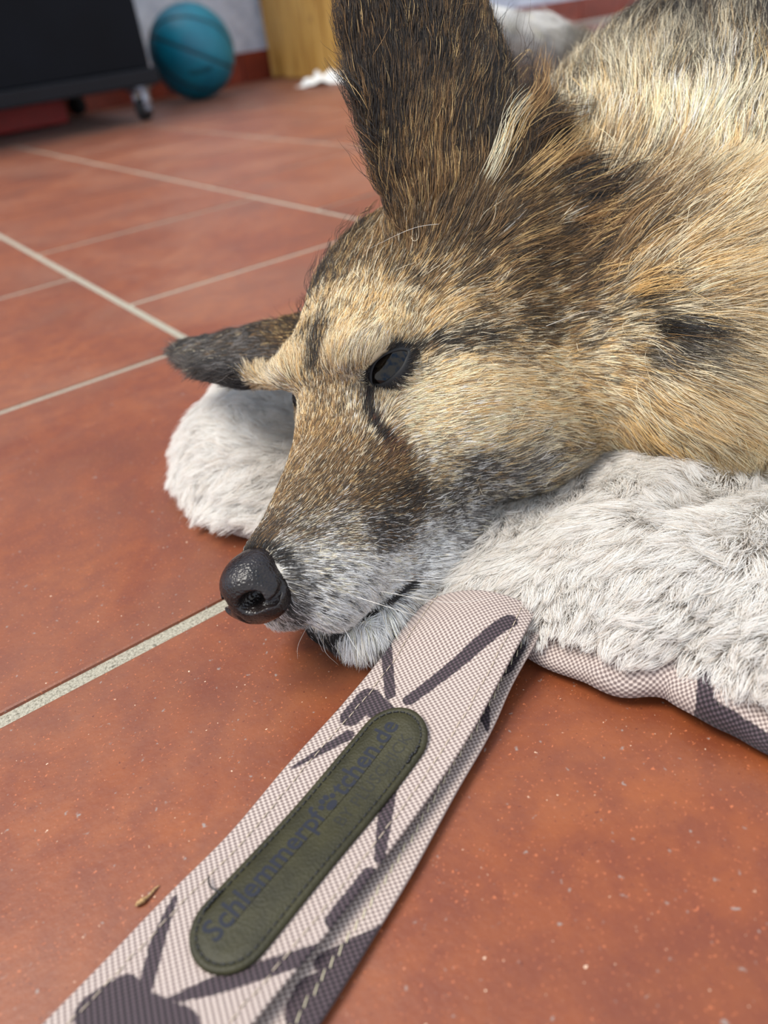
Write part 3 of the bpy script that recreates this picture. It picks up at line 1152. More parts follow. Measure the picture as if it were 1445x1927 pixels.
def mat_height(x, y):
    s = x - edge_x(y)
    e = np.minimum(s, (FARY - y))
    h = 0.024 * (1 - np.exp(-np.clip(e, 0, None) / 0.016))
    h = h + 0.010 * np.exp(-(((x - 0.155) / 0.04) ** 2 + ((y - 0.33) / 0.05) ** 2))
    p = np.stack([x, y], 1)
    h = h * (1 + 0.16 * vnoise(p, 26, 11))
    # crease between two folds on the right
    cr = np.abs((y - 0.128) + 0.32 * (x - 0.225))
    h = h - 0.012 * np.exp(-(cr / 0.010) ** 2) * np.clip((x - 0.20) / 0.02, 0, 1)
    # pressed down under head and neck
    c = head_to_world([(8, 0, -6)])[0]; c2 = head_to_world([(24, 0, -6)])[0]
    ab = (c2 - c)[:2]
    t = np.clip(((p - c[:2]) @ ab) / (ab @ ab), 0, 1.6)
    dd = np.linalg.norm(p - c[:2] - t[:, None] * ab, axis=1)
    h = h * (1 - 0.68 * np.exp(-(dd / 0.072) ** 4))
    return np.clip(h, 0.0035, None)


ys = np.r_[np.linspace(-0.20, 0.0, 30)[:-1], np.linspace(0.0, FARY, 210)]
ss = np.r_[np.linspace(0, 0.05, 36)[:-1], np.linspace(0.05, 0.22, 60)[:-1], np.linspace(0.22, 0.72, 40)]
YY, SS = np.meshgrid(ys, ss, indexing='ij')
XX = edge_x(YY.ravel()).reshape(YY.shape) * np.exp(-SS / 0.15) + (1 - np.exp(-SS / 0.15)) * 0.16 + SS
ZZ = mat_height(XX.ravel(), YY.ravel()).reshape(YY.shape)
under_z = np.full(XX.size, 9.0)
for i_, (x_, y_) in enumerate(zip(XX.ravel(), YY.ravel())):
    h_ = dbvh.ray_cast(Vector((x_, y_, -0.01)), Vector((0, 0, 1)), 0.12)
    if h_[0] is not None:
        under_z[i_] = h_[0].z
ZZ = np.minimum(ZZ, np.maximum(under_z.reshape(YY.shape) - 0.0055, 0.0006))
ny, ns = YY.shape
top = np.stack([XX, YY, ZZ + 0.004], -1).reshape(-1, 3)
bot = top.copy(); bot[:, 2] = 0.004
nT = len(top)
MF = []
for i in range(ny - 1):
    for j in range(ns - 1):
        a, b, c, d = i * ns + j, i * ns + j + 1, (i + 1) * ns + j + 1, (i + 1) * ns + j
        MF.append((a, b, c, d)); MF.append((d + nT, c + nT, b + nT, a + nT))
bd = [i * ns for i in range(ny)] + [(ny - 1) * ns + j for j in range(1, ns)] + [i * ns + ns - 1 for i in range(ny - 2, -1, -1)] + [j for j in range(ns - 2, 0, -1)]
for a, b in zip(bd, bd[1:] + bd[:1]):
    MF.append((a, b, b + nT, a + nT))


def plush_base():
    N = NT('plush_backing')
    nz = N.noise(N.n('ShaderNodeNewGeometry').outputs['Position'], 300, 4)
    N.set(Base_Color=N.ramp(nz.outputs[0], [(0.3, (168, 150, 138)), (0.7, (206, 194, 184))]), Roughness=0.95)
    return N.m

pad = adopt(link('plush_pad', mesh_of('pad', np.concatenate([top, bot]), MF), plush_base()), mat)

# canvas underside, its wavy border curling out from under the pile
cs = np.array([(0.05, 0.0012), (0.012, 0.0012), (0.002, 0.0012), (-0.0025, 0.0025), (-0.004, 0.0052), (-0.003, 0.0085), (0.001, 0.0112), (0.007, 0.0128), (0.014, 0.0110), (0.05, 0.0052)])
cs = catmull(cs, 26)
yb = np.linspace(-0.20, FARY, 520)
xb = edge_x(yb)
k = np.ones(9) / 9
xb = np.convolve(np.pad(xb, 4, mode='edge'), k, 'valid')
wav = 1 + 0.28 * vnoise(np.stack([yb, 0 * yb], 1), 46, 5) + 0.12 * vnoise(np.stack([yb, 0 * yb], 1), 130, 6)
low = np.where(yb > 0.155, 0.55, 1.0)
tang = np.stack([np.gradient(xb), np.gradient(yb)], 1)
tang /= np.linalg.norm(tang, axis=1)[:, None]
nrm2 = np.stack([tang[:, 1], -tang[:, 0]], 1)         # pointing inward (+x)
CV = np.zeros((len(yb), len(cs), 3))
CV[..., 0] = xb[:, None] + cs[None, :, 0] * nrm2[:, 0:1]
CV[..., 1] = yb[:, None] + cs[None, :, 0] * nrm2[:, 1:2]
CV[..., 2] = 0.0004 + cs[None, :, 1] * (wav * low)[:, None]
nb, nc_ = CV.shape[:2]
CF = [(i * nc_ + j, (i + 1) * nc_ + j, (i + 1) * nc_ + (j + 1) % nc_, i * nc_ + (j + 1) % nc_) for i in range(nb - 1) for j in range(nc_)]
CF.append(tuple(range(nc_ - 1, -1, -1))); CF.append(tuple((nb - 1) * nc_ + j for j in range(nc_)))
cme = mesh_of('canvas_border', CV.reshape(-1, 3), CF)
flat = CV.reshape(-1, 3)
PRINT_MAT = [((1318, 1310), (1322, 1352), .0022, .0024), ((1322, 1352), (1385, 1378), .0026, .0030), ((1400, 1385), (1470, 1420), .0034, .003), ((1500, 1440), (1560, 1500), .003, .003)]
am = cme.attributes.new('print_dist', 'FLOAT', 'POINT')
am.data.foreach_set('value', caps(flat[:, :2], PRINT_MAT).astype(np.float32))
cl = np.r_[0, np.cumsum(np.linalg.norm(np.diff(cs, axis=0), axis=1))]
uvv = np.stack(np.broadcast_arrays(yb[:, None] * 1.02, cl[None, :]), -1).reshape(-1, 2)
ul = cme.uv_layers.new(name='UVMap')
li = np.empty(len(cme.loops), int)
cme.loops.foreach_get('vertex_index', li)
ul.data.foreach_set('uv', uvv[li].ravel().astype(np.float32))
adopt(link('canvas_border', cme, canvas_mat), mat)
bbx = box_mesh('canvas_back', (0.52, 0.10, 0.0022), (0.68, 0.58, 0.002), 0.0005, 1)
ul2 = bbx.uv_layers.new(name='UVMap')
adopt(link('canvas_back', bbx, simple_mat('canvas_plain', (196, 180, 172), 0.8, nscale=500), smooth=False), mat)

# ------------------------------------------------------------------ coat: palette and what the photograph shows where
PAL = np.array([lin(c) for c in ((23, 19, 18), (76, 58, 40), (154, 117, 72), (232, 196, 134), (251, 237, 205), (251, 249, 246), (138, 132, 128), (110, 66, 44))])
# pixel, flow direction in the picture (x right, y up), length cm, lift, share of black, dark brown, tan, gold, cream, white, grey, rust
CTRL = [
    (470, 1045, .3, .95, .35, .35, (.7, .2, .1, 0, 0, 0, 0, 0)),
    (500, 1000, .45, .9, .45, .3, (.3, .35, .25, 0, .05, 0, .05, 0)),
    (530, 930, .45, .9, .55, .3, (.15, .35, .35, .05, .10, 0, 0, 0)),
    (560, 860, .40, .9, .65, .3, (.08, .27, .45, .12, .08, 0, 0, 0)),
    (600, 820, .45, .9, .7, .3, (.05, .22, .48, .2, .05, 0, 0, 0)),
    (640, 880, .6, .8, .7, .25, (.10, .30, .42, .10, .08, 0, 0, 0)),
    (590, 930, .6, .8, .6, .28, (.15, .34, .33, .08, .10, 0, 0, 0)),
    (560, 1000, .8, .6, .5, .28, (.25, .35, .15, 0, .15, .05, .05, 0)),
    (690, 930, .85, .5, .75, .22, (.25, .38, .25, .05, .05, 0, .02, 0)),
    (760, 930, .92, .35, .85, .2, (.48, .38, .08, 0, .03, 0, .03, 0)),
    (730, 880, .8, .55, .8, .2, (.12, .38, .40, .05, .02, 0, 0, .03)),
    (720, 1000, .95, .1, .8, .22, (.52, .22, .05, 0, .02, .07, .12, 0)),
    (640, 1000, .9, .3, .6, .25, (.25, .25, .1, 0, .2, .1, .1, 0)),
    (555, 1060, .95, .1, .5, .3, (.2, .05, 0, 0, .15, .4, .2, 0)),
    (600, 1050, .95, .1, .7, .25, (.12, .08, 0, 0, .2, .45, .15, 0)),
    (640, 1080, .98, -.1, .8, .25, (.10, .03, 0, 0, .12, .6, .15, 0)),
    (560, 1130, .8, -.5, .7, .3, (.2, .05, 0, 0, .05, .5, .2, 0)),
    (620, 1140, .75, -.6, .8, .3, (.08, .03, 0, 0, .07, .70, .12, 0)),
    (545, 1195, .1, -1, .8, .4, (.15, .03, 0, 0, .2, .5, .1, .02)),
    (570, 1205, .1, -1, .9, .4, (.1, .03, 0, 0, .2, .55, .1, .02)),
    (600, 1185, .3, -.95, 1.2, .4, (.15, .03, 0, 0, .12, .6, .1, 0)),
    (680, 1110, .8, -.5, .8, .25, (.06, .02, 0, 0, .05, .77, .1, 0)),
    (730, 1070, .98, -.15, .9, .25, (.05, .02, 0, 0, .08, .75, .1, 0)),
    (800, 1030, .98, -.0, 1.0, .22, (.12, .03, 0, 0, .05, .6, .2, 0)),
    (720, 1185, .5, -.8, 1.5, .4, (.03, 0, 0, 0, .12, .8, .05, 0)),
    (780, 1140, .75, -.6, 1.5, .35, (.04, 0, 0, 0, .08, .8, .08, 0)),
    (830, 1080, .9, -.3, 1.4, .25, (.06, 0, 0, 0, .05, .7, .19, 0)),
    (850, 1000, .98, .05, 1.4, .2, (.25, .05, 0, 0, .05, .35, .3, 0)),
    (900, 980, .95, .15, 1.5, .2, (.28, .06, 0, 0, .05, .3, .31, 0)),
    (840, 940, .98, .1, 1.2, .2, (.42, .18, .02, 0, .08, .15, .15, 0)),
    (880, 890, .98, .1, 1.4, .2, (.48, .14, .04, .02, .1, .12, .10, 0)),
    (950, 955, .85, -.4, 1.8, .25, (.3, .06, 0, 0, .06, .28, .3, 0)),
    (960, 900, .98, -.05, 1.7, .2, (.40, .10, .02, .02, .12, .12, .22, 0)),
    (820, 880, .97, .2, 1.1, .2, (.18, .1, .12, .18, .3, .12, 0, 0)),
    (1040, 880, .9, -.3, 2.3, .25, (.2, .1, .08, .15, .25, .07, .15, 0)),
    (950, 820, .98, .12, 1.8, .2, (.16, .08, .08, .25, .36, .02, .05, 0)),
    (870, 810, .97, .2, 1.4, .2, (.04, .04, .08, .28, .46, .1, 0, 0)),
    (790, 800, .97, .22, 1.0, .22, (.02, .02, .08, .24, .52, .12, 0, 0)),
    (800, 740, .97, .2, 1.0, .22, (.03, .02, .08, .28, .52, .07, 0, 0)),
    (860, 700, .96, .25, 1.3, .22, (.04, .03, .12, .36, .42, .03, 0, 0)),
    (930, 740, .98, .15, 1.6, .2, (.04, .04, .12, .40, .40, 0, 0, 0)),
    (1010, 760, .99, .0, 2.0, .2, (.05, .06, .14, .42, .33, 0, 0, 0)),
    (1020, 680, .98, .15, 2.0, .2, (.06, .07, .14, .38, .35, 0, 0, 0)),
    (1100, 790, .95, -.25, 2.4, .22, (.06, .08, .16, .42, .28, 0, 0, 0)),
    (1150, 860, .8, -.6, 2.6, .25, (.08, .06, .16, .40, .26, 0, .04, 0)),
    (1200, 820, .7, -.7, 2.8, .25, (.04, .06, .18, .44, .28, 0, 0, 0)),
    (1270, 850, .3, -.95, 2.6, .3, (.03, .06, .18, .45, .28, 0, 0, 0)),
    (1350, 820, .1, -1, 2.4, .35, (.04, .05, .16, .45, .30, 0, 0, 0)),
    (1420, 800, .0, -1, 2.4, .35, (.06, .04, .12, .42, .36, 0, 0, 0)),
    (1120, 720, .98, -.1, 2.6, .2, (.08, .08, .14, .40, .30, 0, 0, 0)),
    (1230, 740, .92, -.35, 3.0, .22, (.05, .06, .14, .45, .30, 0, 0, 0)),
    (1330, 740, .9, -.4, 3.2, .22, (.05, .05, .12, .42, .36, 0, 0, 0)),
    (1420, 700, .95, -.1, 3.4, .22, (.06, .04, .08, .36, .46, 0, 0, 0)),
    (1150, 640, .97, -.05, 2.8, .2, (.16, .10, .10, .30, .30, 0, .04, 0)),
    (1250, 630, .95, -.2, 3.0, .22, (.42, .12, .04, .10, .20, 0, .12, 0)),
    (1190, 600, .97, -.1, 2.8, .22, (.34, .12, .08, .18, .22, 0, .06, 0)),
    (1350, 650, .95, -.15, 3.2, .22, (.14, .05, .10, .32, .36, 0, .03, 0)),
    (1300, 540, .95, .25, 3.4, .25, (.08, .06, .16, .36, .34, 0, 0, 0)),
    (1420, 560, .9, .35, 3.6, .25, (.12, .04, .08, .28, .46, 0, .02, 0)),
    (1200, 540, .95, .2, 3.0, .25, (.10, .12, .26, .32, .20, 0, 0, 0)),
    (1090, 600, .95, .15, 2.5, .22, (.28, .26, .18, .16, .12, 0, 0, 0)),
    (1000, 620, .95, .25, 2.0, .2, (.32, .34, .16, .12, .06, 0, 0, 0)),
    (930, 640, .95, .22, 1.6, .2, (.30, .24, .14, .18, .14, 0, 0, 0)),
    (860, 645, .95, .2, 1.2, .2, (.42, .26, .08, .10, .14, 0, 0, 0)),
    (1060, 540, .9, .4, 2.6, .25, (.26, .36, .26, .10, .02, 0, 0, 0)),
    (980, 560, .9, .4, 2.2, .22, (.20, .36, .28, .14, .02, 0, 0, 0)),
    (900, 590, .88, .45, 1.8, .22, (.12, .26, .28, .26, .08, 0, 0, 0)),
    (820, 600, .75, .6, 1.5, .24, (.05, .10, .20, .42, .23, 0, 0, 0)),
    (800, 540, .6, .75, 1.7, .26, (.20, .28, .26, .20, .06, 0, 0, 0)),
    (880, 500, .7, .7, 2.0, .28, (.20, .32, .30, .16, .02, 0, 0, 0)),
    (980, 480, .8, .55, 2.8, .32, (.22, .36, .34, .08, 0, 0, 0, 0)),
    (1080, 470, .85, .5, 4.2, .4, (.20, .36, .34, .10, 0, 0, 0, 0)),
    (1170, 460, .9, .4, 4.5, .4, (.12, .28, .36, .18, .06, 0, 0, 0)),
    (1250, 440, .8, .55, 4.0, .3, (.08, .08, .22, .30, .32, 0, 0, 0)),
    (740, 620, .5, .85, .9, .25, (.03, .06, .14, .45, .32, 0, 0, 0)),
    (700, 650, .3, .95, .8, .28, (.10, .06, .08, .26, .38, .06, .06, 0)),
    (660, 700, .0, 1, .8, .28, (.14, .06, .06, .14, .34, .10, .16, 0)),
    (665, 760, .1, 1, .7, .26, (.12, .12, .18, .16, .30, .04, .08, 0)),
    (630, 760, .15, 1, .7, .26, (.08, .16, .30, .28, .18, 0, 0, 0)),
    (632, 660, -.05, 1, 1.1, .28, (.02, .04, .12, .52, .30, 0, 0, 0)),
    (598, 690, -.1, 1, 1.0, .28, (.66, .24, .06, .04, 0, 0, 0, 0)),
    (590, 640, -.1, 1, 1.3, .3, (.62, .24, .08, .06, 0, 0, 0, 0)),
    (568, 600, -.3, .95, 1.5, .4, (.62, .26, .10, .02, 0, 0, 0, 0)),
    (605, 545, -.2, .97, 1.7, .4, (.62, .26, .10, .02, 0, 0, 0, 0)),
    (645, 480, -.1, 1, 1.9, .4, (.56, .28, .12, .04, 0, 0, 0, 0)),
    (600, 750, .0, 1, .8, .28, (.22, .30, .26, .16, .06, 0, 0, 0)),
    (572, 770, .0, 1, .8, .3, (.06, .12, .22, .40, .20, 0, 0, 0)),
    (562, 700, -.1, 1, 1.0, .3, (.03, .06, .14, .50, .27, 0, 0, 0)),
    (645, 600, .05, 1, 1.4, .3, (.04, .07, .16, .45, .28, 0, 0, 0)),
    (690, 570, .2, .97, 1.6, .3, (.05, .10, .20, .42, .23, 0, 0, 0)),
    (640, 520, .0, 1, 1.8, .35, (.36, .28, .22, .12, .02, 0, 0, 0)),
    (710, 490, .25, .95, 1.9, .32, (.18, .28, .30, .20, .04, 0, 0, 0)),
    (690, 440, .05, 1, 2.0, .35, (.28, .32, .28, .12, 0, 0, 0, 0)),
    (770, 450, .3, .95, 2.0, .32, (.20, .34, .32, .14, 0, 0, 0, 0)),
    (850, 440, .5, .85, 2.2, .32, (.22, .36, .32, .10, 0, 0, 0, 0)),
]
EARC = [
    (745, 380, -.05, 1, 2.0, .4, (.26, .34, .32, .08, 0, 0, 0, 0)),
    (830, 380, .05, 1, 2.2, .4, (.16, .26, .40, .20, 0, 0, 0, 0)),
    (920, 380, .25, .97, 2.8, .28, (.26, .36, .28, .10, 0, 0, 0, 0)),
    (1000, 380, .7, .7, 4.4, .4, (.24, .36, .30, .10, 0, 0, 0, 0)),
    (735, 300, -.2, .98, 1.8, .4, (.48, .30, .18, .04, 0, 0, 0, 0)),
    (790, 310, -.1, 1, 2.0, .4, (.22, .26, .38, .18, 0, 0, 0, 0)),
    (860, 310, .1, 1, 2.2, .4, (.30, .34, .26, .10, 0, 0, 0, 0)),
    (930, 300, .2, .98, 2.4, .4, (.46, .26, .18, .06, .04, 0, 0, 0)),
    (1010, 300, .6, .8, 4.2, .4, (.38, .26, .24, .10, .02, 0, 0, 0)),
    (720, 200, -.25, .97, 1.8, .38, (.56, .26, .14, .04, 0, 0, 0, 0)),
    (780, 210, -.15, .99, 2.0, .38, (.46, .26, .22, .06, 0, 0, 0, 0)),
    (850, 210, .05, 1, 2.0, .38, (.40, .26, .24, .10, 0, 0, 0, 0)),
    (920, 200, .1, 1, 2.2, .4, (.56, .22, .12, .06, .04, 0, 0, 0)),
    (1000, 200, .3, .95, 3.2, .35, (.50, .24, .14, .08, .04, 0, 0, 0)),
    (700, 80, -.3, .95, 1.8, .38, (.46, .30, .20, .04, 0, 0, 0, 0)),
    (780, 90, -.15, .99, 2.0, .38, (.58, .22, .14, .06, 0, 0, 0, 0)),
    (860, 90, .05, 1, 2.0, .38, (.46, .26, .20, .08, 0, 0, 0, 0)),
    (930, 90, .15, 1, 2.0, .4, (.44, .26, .20, .10, 0, 0, 0, 0)),
    (700, 10, -.3, .95, 1.8, .38, (.40, .32, .24, .04, 0, 0, 0, 0)),
    (800, 10, -.1, .99, 1.8, .38, (.52, .26, .16, .06, 0, 0, 0, 0)),
    (890, 20, .1, .99, 2.0, .4, (.40, .28, .20, .12, 0, 0, 0, 0)),
]
FAREAR = [(500, 660, -.98, .1, 1.5, .25, (.55, .2, .05, 0, 0, 0, .2, 0)), (440, 665, -.98, .1, 1.5, .22, (.5, .2, .04, 0, .02, 0, .24, 0)),
          (380, 655, -.99, .1, 1.4, .2, (.55, .15, .03, 0, .02, 0, .25, 0)), (510, 700, -.9, .1, 1.6, .25, (.75, .15, 0, 0, 0, 0, .1, 0)), (450, 690, -.95, .15, 1.5, .22, (.7, .15, 0, 0, 0, 0, .15, 0)),
          (535, 640, -.7, .7, 1.4, .35, (.48, .28, .16, .08, 0, 0, 0, 0))]
BODYC = [
    (1150, 330, .5, .85, 4.0, .35, (.12, .06, .14, .22, .46, 0, 0, 0)),
    (1150, 240, .05, 1, 4.2, .35, (.12, .04, .04, .12, .60, .08, 0, 0)),
    (1240, 290, .05, 1, 4.6, .3, (.07, .02, .02, .08, .66, .15, 0, 0)),
    (1340, 300, .2, .98, 4.8, .3, (.08, .02, .02, .08, .66, .14, 0, 0)),
    (1430, 280, .35, .94, 4.8, .3, (.12, .04, .03, .10, .60, .11, 0, 0)),
    (1250, 370, .3, .95, 4.4, .3, (.06, .03, .05, .20, .60, .06, 0, 0)),
    (1370, 380, .45, .9, 4.6, .28, (.08, .03, .05, .22, .58, .04, 0, 0)),
    (1440, 440, .6, .8, 4.4, .28, (.12, .04, .05, .22, .55, .02, 0, 0)),
    (1130, 110, -.05, 1, 3.8, .4, (.66, .16, .04, .02, .12, 0, 0, 0)),
    (1130, 160, -.05, 1, 3.8, .4, (.40, .12, .04, .08, .36, 0, 0, 0)),
    (1210, 110, .05, 1, 3.8, .4, (.70, .18, .03, .02, .07, 0, 0, 0)),
    (1210, 165, .05, 1, 3.8, .4, (.42, .14, .03, .06, .35, 0, 0, 0)),
    (1300, 110, .1, 1, 3.8, .4, (.72, .2, .03, .0, .05, 0, 0, 0)),
    (1300, 170, .1, 1, 3.8, .4, (.48, .16, .03, .05, .28, 0, 0, 0)),
    (1400, 110, .2, .98, 3.8, .4, (.74, .2, .03, 0, .03, 0, 0, 0)),
    (1400, 175, .25, .97, 3.8, .4, (.52, .16, .04, .04, .24, 0, 0, 0)),
    (1180, 30, .0, 1, 4.6, .45, (.72, .18, .04, .0, .04, 0, .02, 0)),
    (1340, 60, .1, 1, 4.8, .4, (.62, .2, .04, .02, .12, 0, 0, 0)),
    (1440, 70, .2, 1, 4.8, .4, (.70, .2, .04, 0, .06, 0, 0, 0)),
    (1280, 20, .05, 1, 4.8, .45, (.76, .2, .02, 0, .02, 0, 0, 0)),
    (1400, 20, .15, 1, 4.8, .45, (.76, .2, .02, 0, .02, 0, 0, 0)),
]
NP_ = PAL.shape[0]
EARC = [r[:6] + (tuple(v ** 1.35 for v in r[6]),) for r in EARC]
CTRL = [r[:6] + ((r[6][:3] + (r[6][3] * 0.70, r[6][4] + r[6][3] * 0.30) + r[6][5:]),) for r in CTRL]


def controls(tab, mirror=False):
    P_, D_, A_ = [], [], []
    for x, y, dx, dy, L, lift, w in tab:
        p, n = hit(x, y)
        if p is None:
            continue
        d = dx * RT + dy * UP
        d = d - n * (d @ n)
        d /= np.linalg.norm(d) + 1e-9
        P_.append(p); D_.append(d); A_.append([L, lift] + list(w))
        if mirror:
            hp = world_to_head(p)[0]
            hq = world_to_head(p + d * 0.01)[0]
            if hp[1] > 0.4 and hp[0] < 20:
                hp, hq = hp * YF, hq * YF
                p2 = head_to_world(hp)[0]; d2 = head_to_world(hq)[0] - p2
                P_.append(p2); D_.append(d2 / np.linalg.norm(d2)); A_.append([L, lift] + list(w))
    return P_, D_, A_

SETS = []
for tab, mir in ((CTRL + BODYC, True), (EARC, False), (FAREAR, False)):
    P_, D_, A_ = controls(tab, mir)
    if tab is not EARC and tab is not FAREAR:
        # out of the picture: trunk goes on dark, chest light, tail white, with the lie of the coat towards the tail
        for wp, wd, aa in (((0.45, 0.36, 0.22), (.8, .5, .1), [4.5, .35, .6, .2, .08, 0, .08, 0, .04, 0]), ((0.62, 0.40, 0.22), (.8, .5, 0), [4.5, .3, .6, .2, .1, 0, .06, 0, .04, 0]),
                           ((0.82, 0.5, 0.2), (.8, .5, -.2), [4.5, .3, .6, .2, .1, .1, 0, 0, 0, 0]), ((0.5, 0.26, 0.08), (.8, .3, -.4), [4, .3, .1, .1, .2, .3, .3, 0, 0, 0]),
                           ((0.7, 0.36, 0.08), (.8, .4, -.4), [4, .3, .2, .1, .3, .3, .1, 0, 0, 0]), ((0.30, 0.36, 0.06), (.8, .3, -.5), [3.5, .3, .1, .1, .2, .3, .3, 0, 0, 0]),
                           ((0.66, 0.74, 0.18), (-.9, -.1, .2), [3.5, .4, 0, 0, 0, 0, .1, .9, 0, 0]), ((0.60, 0.70, 0.16), (-.8, -.3, .1), [3.5, .4, 0, 0, 0, 0, .1, .9, 0, 0]),
                           ((0.78, 0.74, 0.13), (-.9, .2, .2), [3.5, .4, .1, .1, 0, 0, .1, .7, 0, 0])):
            P_.append(np.array(wp)); D_.append(np.array(wd, float) / np.linalg.norm(wd)); A_.append(aa)
    SETS.append((np.array(P_), np.array(D_), np.array(A_)))


def ear_member(wp):
    """0 body, 1 near ear, 2 far ear"""
    P = world_to_head(wp)
    out = np.zeros(len(P), int)
    for k, fr, wd in ((1, EAR_L, 3.6), (2, EAR_R, 2.8)):
        q = P - fr[0]
        s = q @ fr[1]
        inside = (s > (1.6 if k == 1 else 0.5)) & (np.abs(q @ fr[2]) < wd * 1.25) & (np.abs(q @ fr[3]) < 2.0)
        out[inside] = k
    return out


def field(wp, nn):
    """lie of coat, length, lift and colour shares at surface points"""
    D_ = np.zeros((len(wp), 3)); A_ = np.zeros((len(wp), 2 + NP_))
    mem = ear_member(wp)
    for k, (cp, cdv, ca) in enumerate(SETS):
        for ch in np.array_split(np.flatnonzero(mem == k), max(1, (mem == k).sum() // 20000)):
            if len(ch) == 0:
                continue
            r2 = ((wp[ch][:, None] - cp[None]) ** 2).sum(-1)
            w = 1.0 / (r2 + 1.2e-5) ** 2.2
            w /= w.sum(1, keepdims=True)
            D_[ch] = w @ cdv
            A_[ch] = w @ ca
    D_ -= nn * (D_ * nn).sum(1, keepdims=True)
    D_ /= np.linalg.norm(D_, axis=1, keepdims=True) + 1e-9
    return D_, A_

# skin takes the average colour of the coat that grows on it
_, skA = field(DW, vn)
skc = skA[:, 2:] / skA[:, 2:].sum(1, keepdims=True) @ PAL
dme = mesh_of('body', DW, DF)
eye_w = head_to_world(EYE_C)[0]
for c_ in (eye_w, head_to_world(EYE_C * YF)[0]):
    f_ = np.clip((0.0165 - np.linalg.norm(DW - c_, axis=1)) / 0.002, 0, 1)[:, None]
    skc = skc * (1 - f_) + PAL[0] * f_
ca_ = dme.attributes.new('coat', 'FLOAT_COLOR', 'POINT')
ca_.data.foreach_set('color', np.c_[skc * 0.8, np.ones(len(skc))].astype(np.float32).ravel())
NS = NT('undercoat')
NS.set(Base_Color=NS.n('ShaderNodeAttribute', {'attribute_name': 'coat'}).outputs['Color'], Roughness=0.9)
NS.b.inputs['Specular IOR Level'].default_value = 0.1
body = adopt(link('body', dme, NS.m), dog)

# ------------------------------------------------------------------ nose leather
def nose_sdf(P):
    Q = P * np.array([1, 0, 1]) + np.abs(P) * np.array([0, 1, 0])
    d = ellipsoid(P, (1.35, 0, -0.75), (1.30, 1.20, 1.28))
    d = smin(d, ellipsoid(Q, (1.15, 0.78, -0.85), (0.85, 0.62, 0.82)), 0.35)
    d = smin(d, ellipsoid(P, (1.5, 0, 0.0), (1.1, 0.95, 0.52)), 0.4)
    d = smax(d, -ellipsoid(Q, (0.32, 0.72, -0.50), (0.85, 0.46, 0.36)), 0.14)
    for a, b, r in (((0.40, 0.85, -0.66), (0.85, 1.25, -0.86), .17), ((0.85, 1.25, -0.86), (1.45, 1.48, -0.66), .13), ((1.45, 1.48, -0.66), (1.75, 1.38, 0.0), .12)):
        d = smax(d, -cone(Q, a, b, r, r), 0.10)
    d = smax(d, -cone(P, (-0.05, 0, -0.7), (0.7, 0, -2.2), 0.05, 0.06), 0.10)
    return d

NV, NF = surface_nets(nose_sdf, (-0.4, -2.1, -2.6), (3.1, 2.1, 1.0), 0.05)
NW = head_to_world(NV)
NF = NF[:, ::-1] if False else NF


def nose_material():
    N = NT('nose_leather')
    v = N.n('ShaderNodeNewGeometry').outputs['Position']
    vo = N.n('ShaderNodeTexVoronoi', {'feature': 'SMOOTH_F1'}, Vector=v, Scale=1250)
    e = N.ramp(vo.outputs['Distance'], [(0.0, (0, 0, 0)), (0.22, (255, 255, 255))])
    nz = N.noise(v, 160, 4)
    c = N.ramp(nz.outputs[0], [(0.3, (15, 12, 12)), (0.7, (36, 29, 28))])
    N.set(Base_Color=c, Roughness=N.ramp(nz.outputs[0], [(0.3, (128, 128, 128)), (0.7, (160, 160, 160))]).outputs[0],
          Normal=N.bump(vo.outputs['Distance'], 0.5, 0.0006))
    N.b.inputs['Specular IOR Level'].default_value = 0.38
    return N.m


def orient_out(V, Fq, sdf_head):
    n = np.cross(V[Fq[:, 1]] - V[Fq[:, 0]], V[Fq[:, 2]] - V[Fq[:, 0]])
    c = V[Fq].mean(1)
    k = np.random.default_rng(1).integers(0, len(Fq), 800)
    pr = c[k] + 0.0003 * n[k] / (np.linalg.norm(n[k], axis=1)[:, None] + 1e-15)
    return Fq if np.mean(sdf_head(world_to_head(pr)) > sdf_head(world_to_head(c[k]))) > 0.5 else Fq[:, ::-1]

NF = orient_out(NW, NF, nose_sdf)
nose = adopt(link('nose', mesh_of('nose', NW, NF), nose_material()), dog)
nose['label'] = 'moist black nose leather'

# ------------------------------------------------------------------ eyes
def sphere_mesh(name, c, r, seg=48):
    bm = bmesh.new()
    bmesh.ops.create_uvsphere(bm, u_segments=seg, v_segments=seg // 2, radius=r, matrix=Matrix.Translation(c))
    return bm_mesh(name, bm)


def eye_material():
    N = NT('eye')
    N.set(Base_Color=rgba((10, 7, 6)), Roughness=0.03)
    N.b.inputs['IOR'].default_value = 1.376
    return N.m

lid_mat = simple_mat('eyelid_skin', (11, 9, 9), 0.65, nscale=900, namp=0.3)
eyem = eye_material()
EC = head_to_world(EYE_C)[0]
ER = EYE_R * HS / 100
LID_PX = [(700, 722), (700, 700), (708, 682), (722, 670), (740, 662), (757, 659), (767, 661), (763, 674), (755, 690), (743, 703), (729, 714), (714, 722)]


def on_sphere(x, y, r):
    o, d = CAM - EC, ray(x, y)
    d = d / np.linalg.norm(d)
    b = o @ d
    disc_ = b * b - (o @ o - r * r)
    if disc_ < 0:
        p = o - b * d
        return EC + p / np.linalg.norm(p) * r
    return EC + o + d * (-b - math.sqrt(disc_))

lid3 = np.array([on_sphere(x, y, ER * 1.02) for x, y in LID_PX])
lid_loop = catmull(np.concatenate([lid3, lid3[:1]]), 61)[:-1]
eye_l = adopt(link('eye', sphere_mesh('eye', EC, ER), eyem), dog)
eye_l['label'] = 'dark glossy eye'
lc = lid_loop.mean(0)
out_n = (lc - EC) / np.linalg.norm(lc - EC)


